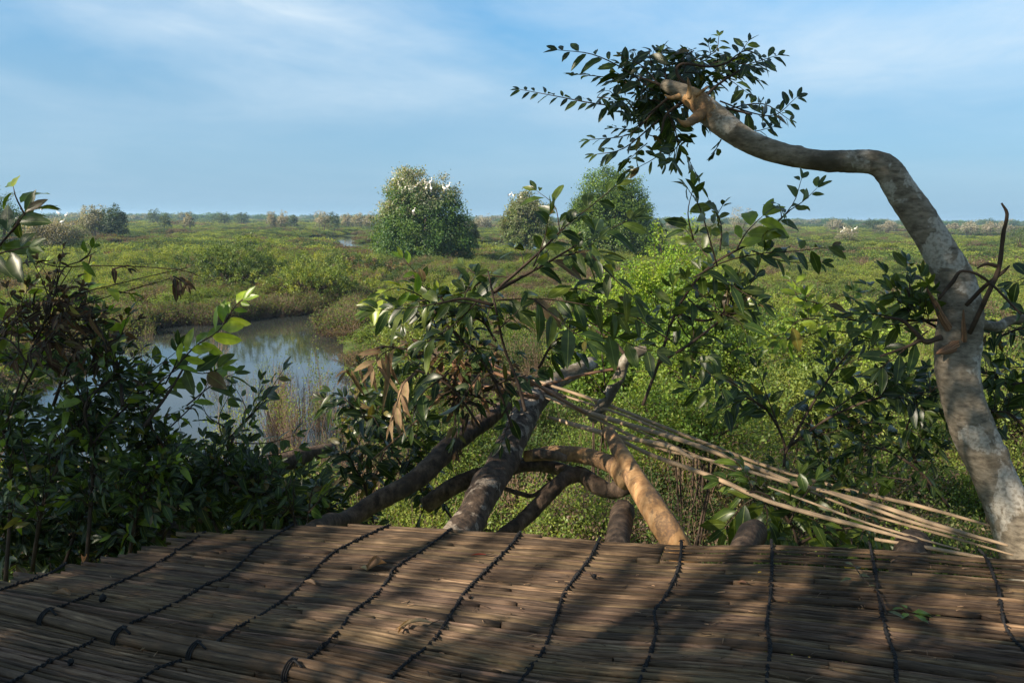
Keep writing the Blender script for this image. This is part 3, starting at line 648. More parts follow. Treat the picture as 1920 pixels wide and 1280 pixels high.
small_shrub('green tangle under the right end of the cane bundle', 1560, 930, 7.0, .95, .4, MG+CB, 9000, .036, sv=10)
small_shrub('light green shrub on the right bank of the pond', 800, 640, 17.5, 1.25, .8, MG, 11000, .055, sv=11)
small_shrub('green shrub on the bank left of the drooping dry leaves', 770, 740, 13.0, .8, .75, MG+CG, 8000, .05, sv=12)
small_shrub('dark green bush mound beyond the pond', 440, 500, 48, 3.8, 1.6, CD+CG, 16000, .13, stem=.03, sv=13)
small_shrub('green bush mound with yellow tips right of the dark mound', 590, 520, 44, 3.6, 1.1, CG+CY, 12000, .12, stem=.03, sv=14)
small_shrub('low shrub with dark leaves left of the tallest bird tree base', 680, 505, 60, 3.4, 1.0, CD+CB, 9000, .15, stem=.03, sv=15)

# ------------------------------------------------------------------ the platform mat
MZ = 3.9
def mz(x, y): return MZ+(fb(np.asarray(x)*1.6+3, np.asarray(y)*1.6+8, 2)-.5)*.035
fpx = [(-300, 888), (0, 925), (330, 965), (640, 987), (847, 998), (1120, 1013), (1280, 1018), (1450, 1021), (1640, 1030), (1860, 1044), (2150, 1062)]
Fc = catmull([G(u, v, MZ) for u, v in fpx], 10); Fc[:, 2] = MZ
fa = np.concatenate([[0], np.cumsum(np.linalg.norm(np.diff(Fc, axis=0), axis=1))]); FL = fa[-1]
cd = np.array([math.sin(R(19.9)), math.cos(R(19.9))]); nd_ = np.array([math.cos(R(19.9)), -math.sin(R(19.9))])
def Fp(s): return np.stack([np.interp(s, fa, Fc[:, 0]), np.interp(s, fa, Fc[:, 1])], -1)
s847 = fa[int(np.argmin([abs(px(q)[0]-847) for q in Fc]))]
N0 = Fp(s847)-cd*1.30
def MP(s, tau):
    s = np.asarray(s, float); a = Fp(s); b = N0+nd_*(s-s847)[..., None]
    q = a+(b-a)*np.asarray(tau)[..., None] if np.ndim(tau) else a+(b-a)*tau
    return q
bnd_u = [-400, 0, 170, 300, 335, 560, 730, 760, 3000]; bnd_v = [1120, 1075, 1047, 1015, 997, 989, 984, 900, 500]
matT = thing('bamboo_mat', (0.3, 1.4, MZ), 'weathered split bamboo mat laced with black cord, covering the whole platform floor', 'mat')
sm_ = MB()
def slat(mb, s0, s1, tau, wdt, lift, col, thick=.006):
    n_ = max(3, int((s1-s0)/.035)); ss = np.linspace(s0, s1, n_)
    wob = np.interp(ss, np.linspace(s0, s1, 6), rng.normal(0, .0016, 6)); xy = MP(ss, tau)+cd*wob[:, None]
    keep = np.array([(lambda q: q[2] > .05 and q[1] < np.interp(q[0], bnd_u, bnd_v))((px((a, b, MZ)))) for a, b in xy])
    pu = np.array([px((a, b, MZ))[2] for a, b in xy]); keep &= pu > .2
    if keep.any():
        f = np.argmax(keep)
        jag = random.randint(0, 2) if f > 0 else 0
        keep[:] = False
        keep = ~keep; keep[:f] = False; keep[f:f+jag] = False
        keep = np.array([bool(z) for z in keep])
    # only cut where the point lies above the left-hand boundary
    ab = np.array([(lambda q: q[2] > .3 and q[1] < np.interp(q[0], bnd_u, bnd_v))(px((a, b, MZ))) for a, b in xy])
    if ab.any():
        l_ = np.nonzero(ab)[0][-1]+1+random.randint(0, 2); xy = xy[l_:]; ss = ss[l_:]; n_ = len(ss)
        if n_ < 3: return
    tg = nrm(np.gradient(xy, axis=0)); nr_ = np.stack([-tg[:, 1], tg[:, 0]], 1)
    z = mz(xy[:, 0], xy[:, 1])+lift+rng.normal(0, .0006, n_); tilt = random.gauss(0, .10)
    wl = wdt*(1+np.interp(ss, np.linspace(ss[0], ss[-1], 9), rng.normal(0, .06, 9))); node = np.zeros(n_)
    nk = random.uniform(0, .28)
    while nk < ss[-1]-ss[0]:
        node += .0016*np.exp(-((ss-ss[0]-nk)/.02)**2); nk += random.uniform(.22, .34)
    wl[0] *= .6; wl[-1] *= .6
    prof = [(-.5, -.9), (-.47, .1), (-.25, .75), (0, 1.0), (.25, .8), (.47, .15), (.5, -.9)]
    V = []; U = []; r1, r2 = random.uniform(0, 90), random.uniform(0, 90)
    for a, b in prof:
        V.append(np.column_stack([xy+nr_*(wl*a)[:, None], z+b*thick*.75+node*(b > 0)+a*wl*tilt])); U.append(np.column_stack([ss+r1, np.full(n_, a*wdt*50+r2)]))
    V = np.stack(V, 1); U = np.stack(U, 1); K = 7; i = np.arange(n_-1)[:, None]*K; j = np.arange(K-1)[None]
    q = np.stack([i+j, i+K+j, i+K+j+1, i+j+1], -1).reshape(-1, 4)
    cps = [[0, 1, 2, 3], [0, 3, 4, 6], [4, 5, 6, 6]]; e = (n_-1)*K
    t_ = [[e+0, e+2, e+1], [e+0, e+3, e+2], [e+0, e+4, e+3], [e+0, e+5, e+4], [e+0, e+6, e+5], [0, 1, 2], [0, 2, 3], [0, 3, 4], [0, 4, 5], [0, 5, 6]]
    mb.add(V.reshape(-1, 3), q, t_, col, U.reshape(-1, 2))
tau = 0.0; k = 0; slat_pos = []
while tau < 1.95:
    wdt = random.choice([.009, .011, .013, .015, .018, .024]); far = k < 7
    s = random.uniform(-.5, 0) if k % 3 else 0
    col = np.array([1, 1, 1])*random.uniform(.42, 1.35)*np.array([1, random.uniform(.94, 1.04), random.uniform(.88, 1.1)])
    pos = 0.0
    while pos < FL:
        ln = random.uniform(.7, 2.6); e = min(FL, pos+ln)
        c2 = col*random.uniform(.85, 1.2)
        if far and k > 0:
            sp = fa[int(np.argmin([abs(px(q)[0]-1250) for q in Fc]))]
            if pos < sp < e: e = sp
            thin = pos >= sp-.01
        else: thin = far and pos > FL*.5
        slat(sm_, pos+.002, e-.002, tau, (wdt*.6 if thin else wdt*.97), random.gauss(0, .0016)+(.005 if random.random() < .08 else 0), c2, .0055 if thin else .010)
        pos = e
    slat_pos.append(tau); tau += (.023 if far else wdt+random.choice([.0012, .0022, .0034, .005]))/1.30; k += 1
sm_.build('slat_sheet', M['slat'], matT, smooth=True)
ul = MB(); s_ = .1; sR = fa[int(np.argmin([abs(px(q)[0]-1235) for q in Fc]))]
while s_ < FL-.05:   # second layer of canes, coloured very dark so the slat gaps look dark
    t0 = .13 if s_ > sR else .05
    a_xy = [MP(np.array([s_+random.gauss(0, .01)]), t_)[0] for t_ in (t0, .7, 1.3, 1.93)]
    ok_ = px((a_xy[0][0], a_xy[0][1], MZ)); vis = ok_[1] > np.interp(ok_[0], bnd_u, bnd_v)+8
    if not vis: a_xy = [MP(np.array([s_]), t_)[0] for t_ in np.linspace(t0, 1.93, 40)]; a_xy = [q for q in a_xy if px((q[0], q[1], MZ))[2] > .2 and px((q[0], q[1], MZ))[1] > np.interp(px((q[0], q[1], MZ))[0], bnd_u, bnd_v)+10 or px((q[0], q[1], MZ))[2] <= .2][::6]
    if len(a_xy) > 1: tube(ul, [(q[0], q[1], mz(q[0], q[1])-.040) for q in a_xy], .021, 7, 4, .1, c=(.16, .15, .15), flat=.7)
    s_ += .041
ul.build('cane_underlay', M['slat'], matT)
def mline(pp): return [G(u, v, MZ) for u, v in pp]
cords = [
 [(386, 998), (347, 1025), (310, 1050), (267, 1073), (187, 1110), (107, 1143)],
 [(550, 988), (483, 1027), (463, 1047), (423, 1083), (383, 1100), (333, 1130), (250, 1168)],
 [(730, 990), (640, 1030), (610, 1050), (580, 1083), (543, 1117), (500, 1147), (427, 1190), (400, 1215)],
 [(847, 996), (800, 1030), (743, 1067), (730, 1087), (707, 1117), (660, 1153), (640, 1183), (617, 1207), (583, 1237), (547, 1262), (520, 1300)],
 [(976, 1002), (960, 1023), (937, 1047), (897, 1087), (870, 1117), (853, 1143), (830, 1177), (807, 1207), (767, 1240), (733, 1273), (690, 1320)],
 [(1125, 1009), (1107, 1047), (1083, 1080), (1057, 1117), (1043, 1157), (1023, 1207), (1003, 1240), (973, 1277), (940, 1330)],
 [(1278, 1014), (1275, 1050), (1267, 1080), (1247, 1123), (1227, 1153), (1230, 1187), (1220, 1227), (1200, 1277), (1180, 1340)],
 [(1446, 1014), (1447, 1060), (1443, 1127), (1437, 1183), (1443, 1227), (1437, 1280), (1436, 1350)],
 [(1630, 1022), (1640, 1073), (1650, 1140), (1663, 1200), (1677, 1237), (1680, 1280), (1690, 1350)],
 [(1835, 1030), (1850, 1050), (1870, 1107), (1880, 1167), (1897, 1200), (1925, 1228), (1960, 1290)],
 [(180, 1200), (83, 1247), (23, 1280), (-60, 1325)], [(340, 1241), (293, 1257), (260, 1280), (200, 1325)],
 [(125, 1054), (97, 1073), (60, 1088), (20, 1100), (-30, 1118)]]
for cl_ in cords:
    p = np.array(mline(cl_)); ex = p[-1]+nrm(p[-1]-p[-2])*(.5 if cl_[-1][1] > 1270 else .001); p = catmull(np.vstack([p, ex]), 24)
    arc = np.concatenate([[0], np.cumsum(np.linalg.norm(np.diff(p, axis=0), axis=1))]); n_ = int(arc[-1]/.0035); ss = np.linspace(0, arc[-1], n_)
    p = np.stack([np.interp(ss, arc, p[:, i]) for i in range(3)], 1)
    ph = ss/.021*2*math.pi+1.2*np.sin(ss*23); t_, n2_, b2_ = frames(p); lat = np.cross(t_, [0, 0, 1.])
    cm = MB()
    for s_ in (0, math.pi):
        am = .0025+.0008*np.sin(ss*61)+.0008*np.interp(ss, np.linspace(0, arc[-1], 30), rng.normal(0, 1, 30))
        q = p+lat*(np.cos(ph+s_)*am*1.15)[:, None]; q[:, 2] = mz(p[:, 0], p[:, 1])+.0075+np.sin(ph+s_)*am*.9
        q[:, :2] += rng.normal(0, .0006, (n_, 2))
        tube(cm, q, .0028, 5, 1, .15)
    # loose knot ends
    for _ in range(int(arc[-1]/.05)):
        i = random.randrange(n_); a = random.uniform(0, 6.28); z0 = mz(p[i, 0], p[i, 1]); b0 = np.array([p[i, 0], p[i, 1], z0+.011])
        tube(cm, [b0, b0+np.array([math.cos(a)*.006, math.sin(a)*.006, .003]), b0+np.array([math.cos(a)*.012, math.sin(a)*.012, -.002])], [.0022, .001], 4, 2)
    cm.build('cord', M['cord'], matT)
# border pole lashed along the seam of the mat
pole_px = [(-150, 1098), (0, 1131), (93, 1153), (230, 1187), (370, 1217), (550, 1254), (660, 1278), (840, 1318), (1000, 1352)]
pt = thing('border_pole', G(370, 1217, MZ+.015), 'long split bamboo pole laid across the mat seam at lower left, tied with black cord', 'pole')
pm = MB(); pp = np.array([G(u, v, MZ+.018) for u, v in pole_px]); pp[:, 2] = mz(pp[:, 0], pp[:, 1])+.022
perp = np.array([.34, .94, 0.])
tube(pm, pp+perp*.013, [.0165, .0172, .016], 14, 8, .04, c=(1.25, 1.2, 1.15)); tube(pm, pp-perp*.015+(0, 0, -.003), [.014, .0135, .015], 12, 8, .03, c=(.9, .87, .84))
pm.build('cane', M['slat'], pt)
for (u, v) in [(93, 1153), (230, 1187), (370, 1217), (548, 1254)]:
    c = G(u, v, MZ+.018); c[2] = mz(c[0], c[1])+.014; tm = MB()
    tdir = nrm(pp[4]-pp[3])
    for w_ in range(3):
        a = np.linspace(0, 2*math.pi, 15); q = c+perp*(np.cos(a)*.034)[:, None]+np.array([0, 0, 1])*(np.sin(a)*.0255)[:, None]+tdir*(w_-1)*.006
        tube(tm, q, .0022, 5, 1, .1, cap=False)
    tube(tm, [c+(0, 0, .02), c+(.01, -.01, .03), c+(.03, -.02, .018)], .003, 5, 3)
    tm.build('lashing', M['cord'], pt)

# ------------------------------------------------------------------ logs under and beyond the platform
def log(name, label, pts, matn, seg=22, rough=.12, cat='log', sub=8, knots=(), un=False):
    """pts = (u, v, depth, radius in pixels at that depth)"""
    q = np.array([[*P(u, v, d), r*d/F] for u, v, d, r in pts])
    if un: q = under(q)
    th = thing(name, q[0][:3], label, cat); m_ = MB(); tube(m_, q, None, seg, sub, rough, knots=knots)
    m_.build('bark', M[matn], th); return th, q, m_
def under(q, back=.5, drop=.02):
    """start the limb below the mat: q[0] is where it shows at the edge; q = rows of x, y, z, radius"""
    q = q.copy(); r = q[0, 3]; ue, ve, _ = px(q[0, :3]); g = G(ue, ve, MZ-r-.018); q[0, :3] = g
    d0 = px(g)[2]; q = np.vstack([q[:1]]+[x_[None] for x_ in q[1:] if px(x_[:3])[2] > d0+.04])
    d = nrm((q[0, :3]-q[-1 if len(q) < 5 else 2, :3])*[1, 1, 0]); b = q[0].copy(); b[:3] += d*back; b[2] -= drop; return np.vstack([b, q])
def pbranch(th, pts, matn='twig', name='branch', seg=10, rough=.08, sub=6):
    q = np.array([[*P(u, v, d), r*d/F] for u, v, d, r in pts]); m_ = MB(); tube(m_, q, None, seg, sub, rough); m_.build(name, M[matn], th); return q
lA = log('beam_log', 'thick dark log with pale blotches running out from the middle of the platform edge', [(868, 992, 3.0, 31), (900, 940, 3.25, 30), (935, 880, 3.5, 28), (968, 810, 3.8, 27), (990, 770, 4.0, 25), (1010, 742, 4.15, 22), (1035, 722, 4.3, 17)], 'darkbark', un=True, knots=[(.72, 1.2, .03, .018), (.45, 4, .04, .012)])
pbranch(lA[0], [(1000, 850, 3.5, 10), (1040, 853, 3.5, 9), (1060, 860, 3.52, 7)], 'log')
log('broken_log', 'weathered grey broken log end lying behind the tip of the thick dark log', [(1000, 740, 4.5, 14), (1040, 715, 4.6, 16), (1080, 695, 4.7, 14), (1112, 680, 4.85, 12)], 'bark', rough=.12)
lC = log('beam_log', 'brown log curving from the platform edge up left of the thick dark log', [(600, 988, 3.1, 17), (650, 975, 3.3, 18), (710, 938, 3.4, 18), (770, 905, 3.45, 19), (820, 862, 3.6, 20), (860, 822, 3.8, 19), (905, 792, 4.0, 17), (950, 760, 4.2, 13)], 'log', un=True, rough=.08)
log('dark_log', 'dark mossy log in the shade behind the left plants', [(260, 1030, 3.3, 22), (360, 965, 3.6, 24), (470, 892, 4.0, 22), (560, 858, 4.3, 17), (625, 840, 4.5, 10)], 'log', rough=.12)
lD = log('peeled_log', 'sunlit peeled orange log leaning down to the platform edge', [(1140, 808, 3.75, 12), (1165, 850, 3.55, 16), (1195, 905, 3.3, 21), (1230, 960, 3.05, 25), (1262, 1010, 2.95, 26), (1300, 1085, 2.95, 27), (1360, 1200, 2.9, 27)], 'peeled', rough=.05)
pbranch(lD[0], [(985, 855, 3.75, 11), (1040, 849, 3.7, 14), (1100, 855, 3.65, 15), (1150, 872, 3.52, 18), (1180, 898, 3.4, 24)], 'peeled')
lE = log('crooked_branch', 'knobbly brown branch crossing under the peeled log', [(900, 1040, 3.3, 14), (945, 1003, 3.3, 14), (985, 970, 3.4, 14), (1030, 925, 3.5, 14), (1062, 895, 3.6, 14), (1090, 888, 3.65, 15), (1112, 905, 3.6, 17), (1140, 920, 3.55, 15), (1168, 912, 3.5, 16), (1195, 905, 3.5, 10)], 'log', rough=.12, cat='branch')
pbranch(lE[0], [(1080, 890, 3.65, 12), (1050, 878, 3.75, 12), (1010, 868, 3.8, 10), (960, 868, 3.85, 9)], 'log')
log('lower_branch', 'dark branch passing beneath the thick dark log', [(800, 945, 3.7, 16), (850, 912, 3.65, 17), (900, 892, 3.7, 15), (950, 880, 3.75, 13), (1005, 873, 3.8, 10), (1060, 885, 3.8, 9)], 'log', rough=.12, cat='branch')
log('thin_branch', 'thin dark forked branch below the crooked one', [(945, 915, 3.6, 4), (975, 925, 3.6, 5), (1000, 928, 3.6, 4), (1030, 905, 3.6, 3)], 'log', seg=8, cat='branch')
for (nm, lab, a) in [('joist_log', 'round dark log end sticking up under the edge beside the peeled log', [(1160, 1004, 2.85, 24), (1167, 962, 3.3, 22), (1168, 952, 3.36, 17)]),
                     ('joist_log', 'smooth rounded log end tied under the edge below the cane bundle', [(1400, 1015, 2.72, 26), (1412, 1000, 3.1, 25), (1418, 992, 3.16, 19)]),
                     ('joist_log', 'thick log end under the edge near the foot of the leaning tree', [(1708, 1036, 2.66, 32), (1712, 1022, 3.0, 31), (1714, 1014, 3.05, 24)])]:
    log(nm, lab, a, 'log', rough=.05, un=True)
# deep brace posts carrying the platform
for (x, y, lab) in [(-1.3, 1.9, 'upright post hidden under the left of the platform'), (1.6, 1.9, 'upright post hidden under the right of the platform')]:
    th = thing('support_post', (x, y, 0), lab, 'post'); m_ = MB(); tube(m_, [(x, y, -.5), (x+.05, y, 2), (x, y-.03, 3.82)], [.09, .07], 12, 5, .06); m_.build('bark', M['log'], th)

# split canes stretched from the log end to the leaning tree
canes = [
 ('widest pale split cane, running along the middle of the bundle', [(985, 728, 4.15), (1100, 772, 3.95), (1280, 826, 3.65), (1420, 878, 3.45), (1500, 908, 3.3), (1640, 945, 3.15), (1760, 985, 3.0), (1890, 1022, 2.85)], 7.0),
 ('uppermost split cane of the bundle, ending behind the leaning trunk', [(1000, 712, 4.2), (1120, 752, 4.05), (1290, 818, 3.8), (1450, 878, 3.6), (1600, 920, 3.4), (1730, 950, 3.3), (1880, 992, 3.15)], 5.5),
 ('second split cane from the top, dipping under the uppermost one', [(1020, 730, 4.15), (1180, 782, 3.9), (1340, 850, 3.6), (1480, 905, 3.4), (1620, 960, 3.15), (1760, 1000, 3.0), (1900, 1040, 2.85)], 4.2),
 ('third split cane crossing below the widest one', [(1030, 745, 4.1), (1130, 790, 3.9), (1230, 838, 3.7), (1330, 862, 3.5), (1480, 905, 3.3), (1560, 925, 3.2), (1700, 975, 3.05), (1860, 1018, 2.9)], 5.0),
 ('lowest long split cane, sagging down to the round log ends', [(1140, 812, 3.8), (1220, 852, 3.6), (1340, 895, 3.4), (1430, 935, 3.2), (1530, 965, 3.05), (1620, 988, 2.92), (1720, 1015, 2.8)], 6.5),
 ('short narrow cane lying just above the lowest one', [(1440, 912, 3.25), (1530, 945, 3.1), (1620, 978, 2.98), (1720, 1008, 2.86), (1800, 1030, 2.78)], 3.8),
 ('short stout cane at the left end of the bundle, bark still on', [(1030, 782, 4.0), (1090, 800, 3.85), (1160, 818, 3.75), (1250, 835, 3.65), (1300, 860, 3.5)], 7.5),
 ('thin split cane catching the sun beneath the top two', [(1100, 768, 4.0), (1250, 830, 3.75), (1370, 880, 3.55), (1430, 902, 3.45)], 3.0),
 ('pale flat cane piece lying behind the mat edge at the foot of the tree', [(1640, 1010, 2.9), (1760, 1030, 2.8), (1860, 1048, 2.72)], 7.0)]
for lab, pts, rp in canes:
    q = np.array([[*P(u, v, d), rp*.84*d/F*random.uniform(.9, 1.1)] for u, v, d in pts]); q[-1, 3] *= .6; q[0, 3] *= .7
    m_ = MB(); tube(m_, q, None, 9, 10, .10, flat=.7, c=np.array([1, .98, .95])*random.uniform(.85, 1.1)); o = m_.build('split_cane', M['strip']); tag(o, lab, 'cane', 'split canes in the bundle')
# torn bark and splintered debris at the log end
splint = [[(868, 682, 4.3), (930, 700, 4.3), (1000, 722, 4.25)], [(905, 676, 4.35), (985, 712, 4.3), (1060, 745, 4.2)], [(1010, 725, 4.3), (1080, 705, 4.3), (1160, 690, 4.35)], [(860, 720, 4.4), (940, 730, 4.3), (1010, 745, 4.25)],
          [(700, 860, 4.2), (800, 770, 4.2), (860, 700, 4.2)], [(980, 705, 4.2), (1030, 735, 4.2), (1100, 775, 4.1)], [(870, 760, 4.4), (900, 700, 4.4), (930, 660, 4.4)], [(850, 672, 4.3), (860, 700, 4.35), (880, 730, 4.4)]]
labs = ['reddish torn strip left of the log tip, topmost of the splinters', 'long reddish splinter lying over the tip of the thick dark log', 'orange splinter pointing right over the broken grey log', 'wide torn strip under the topmost splinter', 'thin pale twig slanting down to the left of the log tip', 'short bright splinter where the canes begin', 'upright torn strip behind the red stemmed spray', 'short splinter hanging at the left end of the debris']
for sp, lb, rp in zip(splint, labs, [6, 5, 5, 8, 2.5, 6, 4, 5]):
    q = np.array([[*P(u, v, d-.45), rp*1.2*d/F] for u, v, d in sp]); m_ = MB(); tube(m_, q, None, 6, 6, .25, flat=.4); o = m_.build('splinter', M['torn']); tag(o, lb, 'splinter', 'splinters at the log end')

# ------------------------------------------------------------------ the leaning tree
LT = [(2010, 1360, 2.9, 48.2), (1965, 1200, 3.0, 46.4), (1925, 1065, 3.1, 43.0), (1895, 965, 3.15, 40.4), (1862, 890, 3.2, 39.6), (1828, 815, 3.22, 41.3), (1805, 745, 3.25, 39.6), (1795, 690, 3.27, 39.6), (1796, 640, 3.3, 41.3), (1802, 585, 3.3, 39.6), (1790, 525, 3.32, 35.3), (1758, 465, 3.34, 32.7), (1722, 405, 3.36, 31.0), (1690, 358, 3.38, 28.4), (1665, 320, 3.4, 26.7), (1638, 305, 3.42, 23.2), (1590, 303, 3.44, 21.5), (1530, 300, 3.46, 20.6), (1465, 288, 3.48, 21.5), (1408, 268, 3.5, 22.4), (1368, 242, 3.52, 24.1), (1335, 215, 3.55, 24.1), (1308, 190, 3.58, 20.6), (1282, 174, 3.6, 16.3), (1258, 164, 3.62, 13.8), (1243, 158, 3.64, 9.5)]
q = np.array([[*P(u, v, d), r*.94*d/F] for u, v, d, r in LT]); g0 = q[0].copy(); q = np.vstack([[[g0[0]+.1, g0[1]+.1, -.4, .16], [g0[0]+.15, g0[1]+.02, 2.2, .14]], q])
lt = thing('leaning_tree', q[0][:3], 'pruned grey-barked tree leaning in from the right with a leafy tuft at its cut tip', 'tree')
m_ = MB(); tube(m_, q, None, 40, 10, .055, knots=[(.60, 2.5, .03, .018), (.52, 3.5, .035, .014), (.82, 2.2, .018, .012), (.70, 5, .03, .01), (.38, 2.5, .05, .02), (.56, 4.4, .02, .012), (.47, 1.2, .03, .012), (.76, 3.6, .016, .010), (.88, 1.5, .018, .012), (.90, 4.2, .015, .010), (.66, 4.0, .018, .012), (.30, 4.5, .03, .014)]); m_.build('trunk', M['bark'], lt)
pbranch(lt, [(1322, 208, 3.55, 12), (1304, 222, 3.5, 10), (1288, 232, 3.46, 7), (1276, 228, 3.44, 3), (1270, 222, 3.43, 1)], 'peeled', 'cut_stub')
pbranch(lt, [(1294, 185, 3.56, 6), (1292, 162, 3.54, 4), (1289, 145, 3.52, 1)], 'peeled', 'cut_stub', 7, .2)
pbranch(lt, [(1305, 180, 3.54, 5), (1320, 168, 3.52, 3), (1328, 163, 3.52, 1)], 'peeled', 'cut_stub', 7, .2)
pbranch(lt, [(1275, 180, 3.54, 6), (1258, 184, 3.53, 3.5), (1246, 178, 3.52, 1.5)], 'peeled', 'cut_stub', 7, .2)
pbranch(lt, [(1352, 229, 3.54, 21), (1335, 215, 3.55, 23), (1308, 190, 3.58, 20.3), (1290, 179, 3.595, 17), (1284, 176, 3.6, 13)], 'peeled', 'bared_wood', 26, .05)
# pruned whorl in the middle of the trunk: torn stubs and thin shoots
for pts in ([(1795, 640, 3.27, 9), (1768, 597, 3.25, 7), (1752, 566, 3.22, 4.5), (1738, 540, 3.2, 1)], [(1808, 640, 3.22, 5), (1807, 610, 3.2, 4), (1806, 580, 3.18, 1)], [(1800, 645, 3.26, 14), (1776, 656, 3.22, 9), (1756, 662, 3.2, 2)], [(1812, 625, 3.25, 10), (1797, 655, 3.24, 8), (1785, 672, 3.24, 3)]):
    pbranch(lt, pts, 'torn', 'torn_stub', 9, .25)
for pts in ([(1818, 625, 3.2, 4.5), (1848, 560, 3.12, 4.5), (1872, 505, 3.1, 4.2), (1881, 440, 3.08, 3.6), (1888, 402, 3.06, 3), (1878, 381, 3.05, 1.8)], [(1812, 572, 3.22, 4), (1845, 538, 3.15, 4), (1878, 512, 3.1, 3.5), (1893, 498, 3.1, 1.5)], [(1760, 560, 3.12, 3), (1785, 530, 3.1, 4), (1805, 508, 3.08, 2.6), (1850, 525, 3.08, 2.6), (1915, 590, 3.05, 2)], [(1875, 500, 3.1, 4), (1850, 495, 3.1, 3), (1832, 503, 3.1, 1.5)],
            [(1835, 606, 3.3, 10), (1870, 612, 3.35, 9), (1900, 600, 3.4, 9), (1960, 592, 3.45, 8)], [(1765, 632, 3.2, 6), (1735, 640, 3.2, 5), (1712, 618, 3.2, 4), (1690, 600, 3.2, 3), (1660, 595, 3.2, 2)], [(1730, 636, 3.2, 4), (1700, 650, 3.2, 3), (1650, 668, 3.2, 2)]):
    pbranch(lt, pts, 'twig' if pts[0][3] != 10 else 'bark', 'branch', 8, .1)
def PX(l, d): return [P(*q, d if len(q) == 2 else q[2]) if len(q) == 2 else P(*q) for q in l]
sm = MB(); lv = Leaves(); D = 3.85
tops = [([(1225, 205), (1120, 195), (1040, 180), (975, 168)], .062, .038), ([(1225, 170), (1170, 130), (1110, 102), (1046, 94)], .085, .055), ([(1225, 175), (1150, 148), (1075, 139)], .062, .04), ([(1240, 165), (1205, 125), (1165, 106)], .05, .028),
 ([(1250, 160), (1245, 120), (1240, 96)], .075, .045), ([(1270, 155), (1290, 120), (1340, 98), (1348, 68)], .06, .04), ([(1325, 145), (1375, 115), (1403, 78)], .085, .033), ([(1335, 145), (1400, 122), (1458, 104)], .08, .035), ([(1330, 155), (1380, 140), (1425, 152)], .06, .035),
 ([(1350, 190), (1410, 212), (1455, 215), (1494, 182)], .085, .042), ([(1350, 200), (1400, 245), (1450, 238)], .06, .035), ([(1230, 205), (1180, 252), (1105, 262)], .06, .036), ([(1235, 225), (1170, 278), (1115, 290)], .065, .04), ([(1255, 225), (1240, 285), (1190, 318)], .075, .042), ([(1250, 205), (1270, 260), (1265, 300)], .075, .035),
 ([(1240, 195), (1190, 240), (1150, 240)], .055, .035), ([(1352, 262), (1340, 285)], .065, .025), ([(1290, 125), (1330, 108), (1328, 82)], .065, .035), ([(1240, 150), (1200, 140), (1160, 118)], .06, .03), ([(1360, 120), (1400, 95), (1440, 118)], .07, .035), ([(1360, 205), (1430, 195), (1480, 225)], .06, .035)]
for pts, ll, gp in tops:
    dd = D+random.uniform(-.25, .35); twig(sm, lv, [P(u, v, dd+.06*i_) for i_, (u, v) in enumerate(pts)], .0045, ll*1.22, gp*.72, DARK+GREENS[:2], .05, .25, 52, .38)
for _ in range(80):
    u, v = random.gauss(1245, 48), random.gauss(175, 50); d0 = D+random.uniform(.0, .4); a = random.uniform(0, 6.28); l = random.uniform(35, 75)
    if u > 1290 and v > 150: u, v = random.gauss(1345, 30), random.gauss(135, 20)
    v = max(v, 95+.55*l if math.sin(a) < 0 else 95)
    twig(sm, lv, [P(u, v, d0), P(u+l*.5*math.cos(a), v+l*.4*math.sin(a), d0+random.uniform(-.1, .1)), P(u+l*math.cos(a), v+l*.7*math.sin(a)+8, d0+random.uniform(-.15, .15))], .003, random.uniform(.06, .105), .034, DARK, .1, .5, 52, .42)
for pts in ([(1270, 170), (1240, 195), (1215, 215)], [(1275, 172), (1240, 160), (1200, 145)], [(1320, 185), (1345, 160), (1390, 130)], [(1300, 170), (1270, 140), (1280, 120), (1340, 125), (1390, 105)], [(1290, 185), (1250, 215), (1240, 250)], [(1340, 200), (1370, 205), (1410, 215)]):
    tube(sm, [P(u, v, 3.68) for u, v in pts], [.009, .004], 7, 5, .1)
finish(lt, sm, lv, sname='twig', lname='leaf_tuft')

# ------------------------------------------------------------------ sprays in the centre
LS = 1.28
def spray(label, D0, stems, twigs, pal=GREENS, ll=.08, name='leafy_branch', droop=.4, gap=.038, cat='branch', dz=.08, leafmat='leaf', extra=0, stemr=.007, wr=.42, dens=1.0, epal=None, eln=(.10, .24)):
    """a branch with leafy twigs drawn as pixel paths at depth D0"""
    b = P(*stems[0][0][:2], D0) if stems else P(*twigs[0][0][:2], D0); th = thing(name, b, label, cat); sm = MB(); lv = Leaves()
    for s_ in stems:
        dd = [D0+random.uniform(-dz, dz) for _ in s_]; tube(sm, [P(q[0], q[1], d_) for q, d_ in zip(s_, dd)], [stemr, stemr*.5], 7, 6, .12)
    for t_ in twigs:
        d0 = D0+random.uniform(-dz*2, dz*2); sl_ = random.uniform(-.08, .08)
        k_ = t_[-1] if isinstance(t_[-1], dict) else {}; t2_ = [q for q in t_ if not isinstance(q, dict)]
        kw = dict(r=.0035, ll=ll, gap=gap, pal=pal, start=.08, droop=droop, wr=wr, dens=dens); kw.update(k_); kw['ll'] *= LS; kw['gap'] *= 1.08
        twig(sm, lv, [P(u, v, d0+sl_*i_) for i_, (u, v) in enumerate(t2_)], **kw)
    for _ in range(extra):
        s_ = random.choice(stems); side_twigs(sm, lv, [P(q[0], q[1], D0) for q in s_], 1, ln=eln, ll=ll*.9*1.2, gap=gap, pal=epal or pal, droop=droop, r=.0025)
    finish(th, sm, lv, leafmat=leafmat); return th
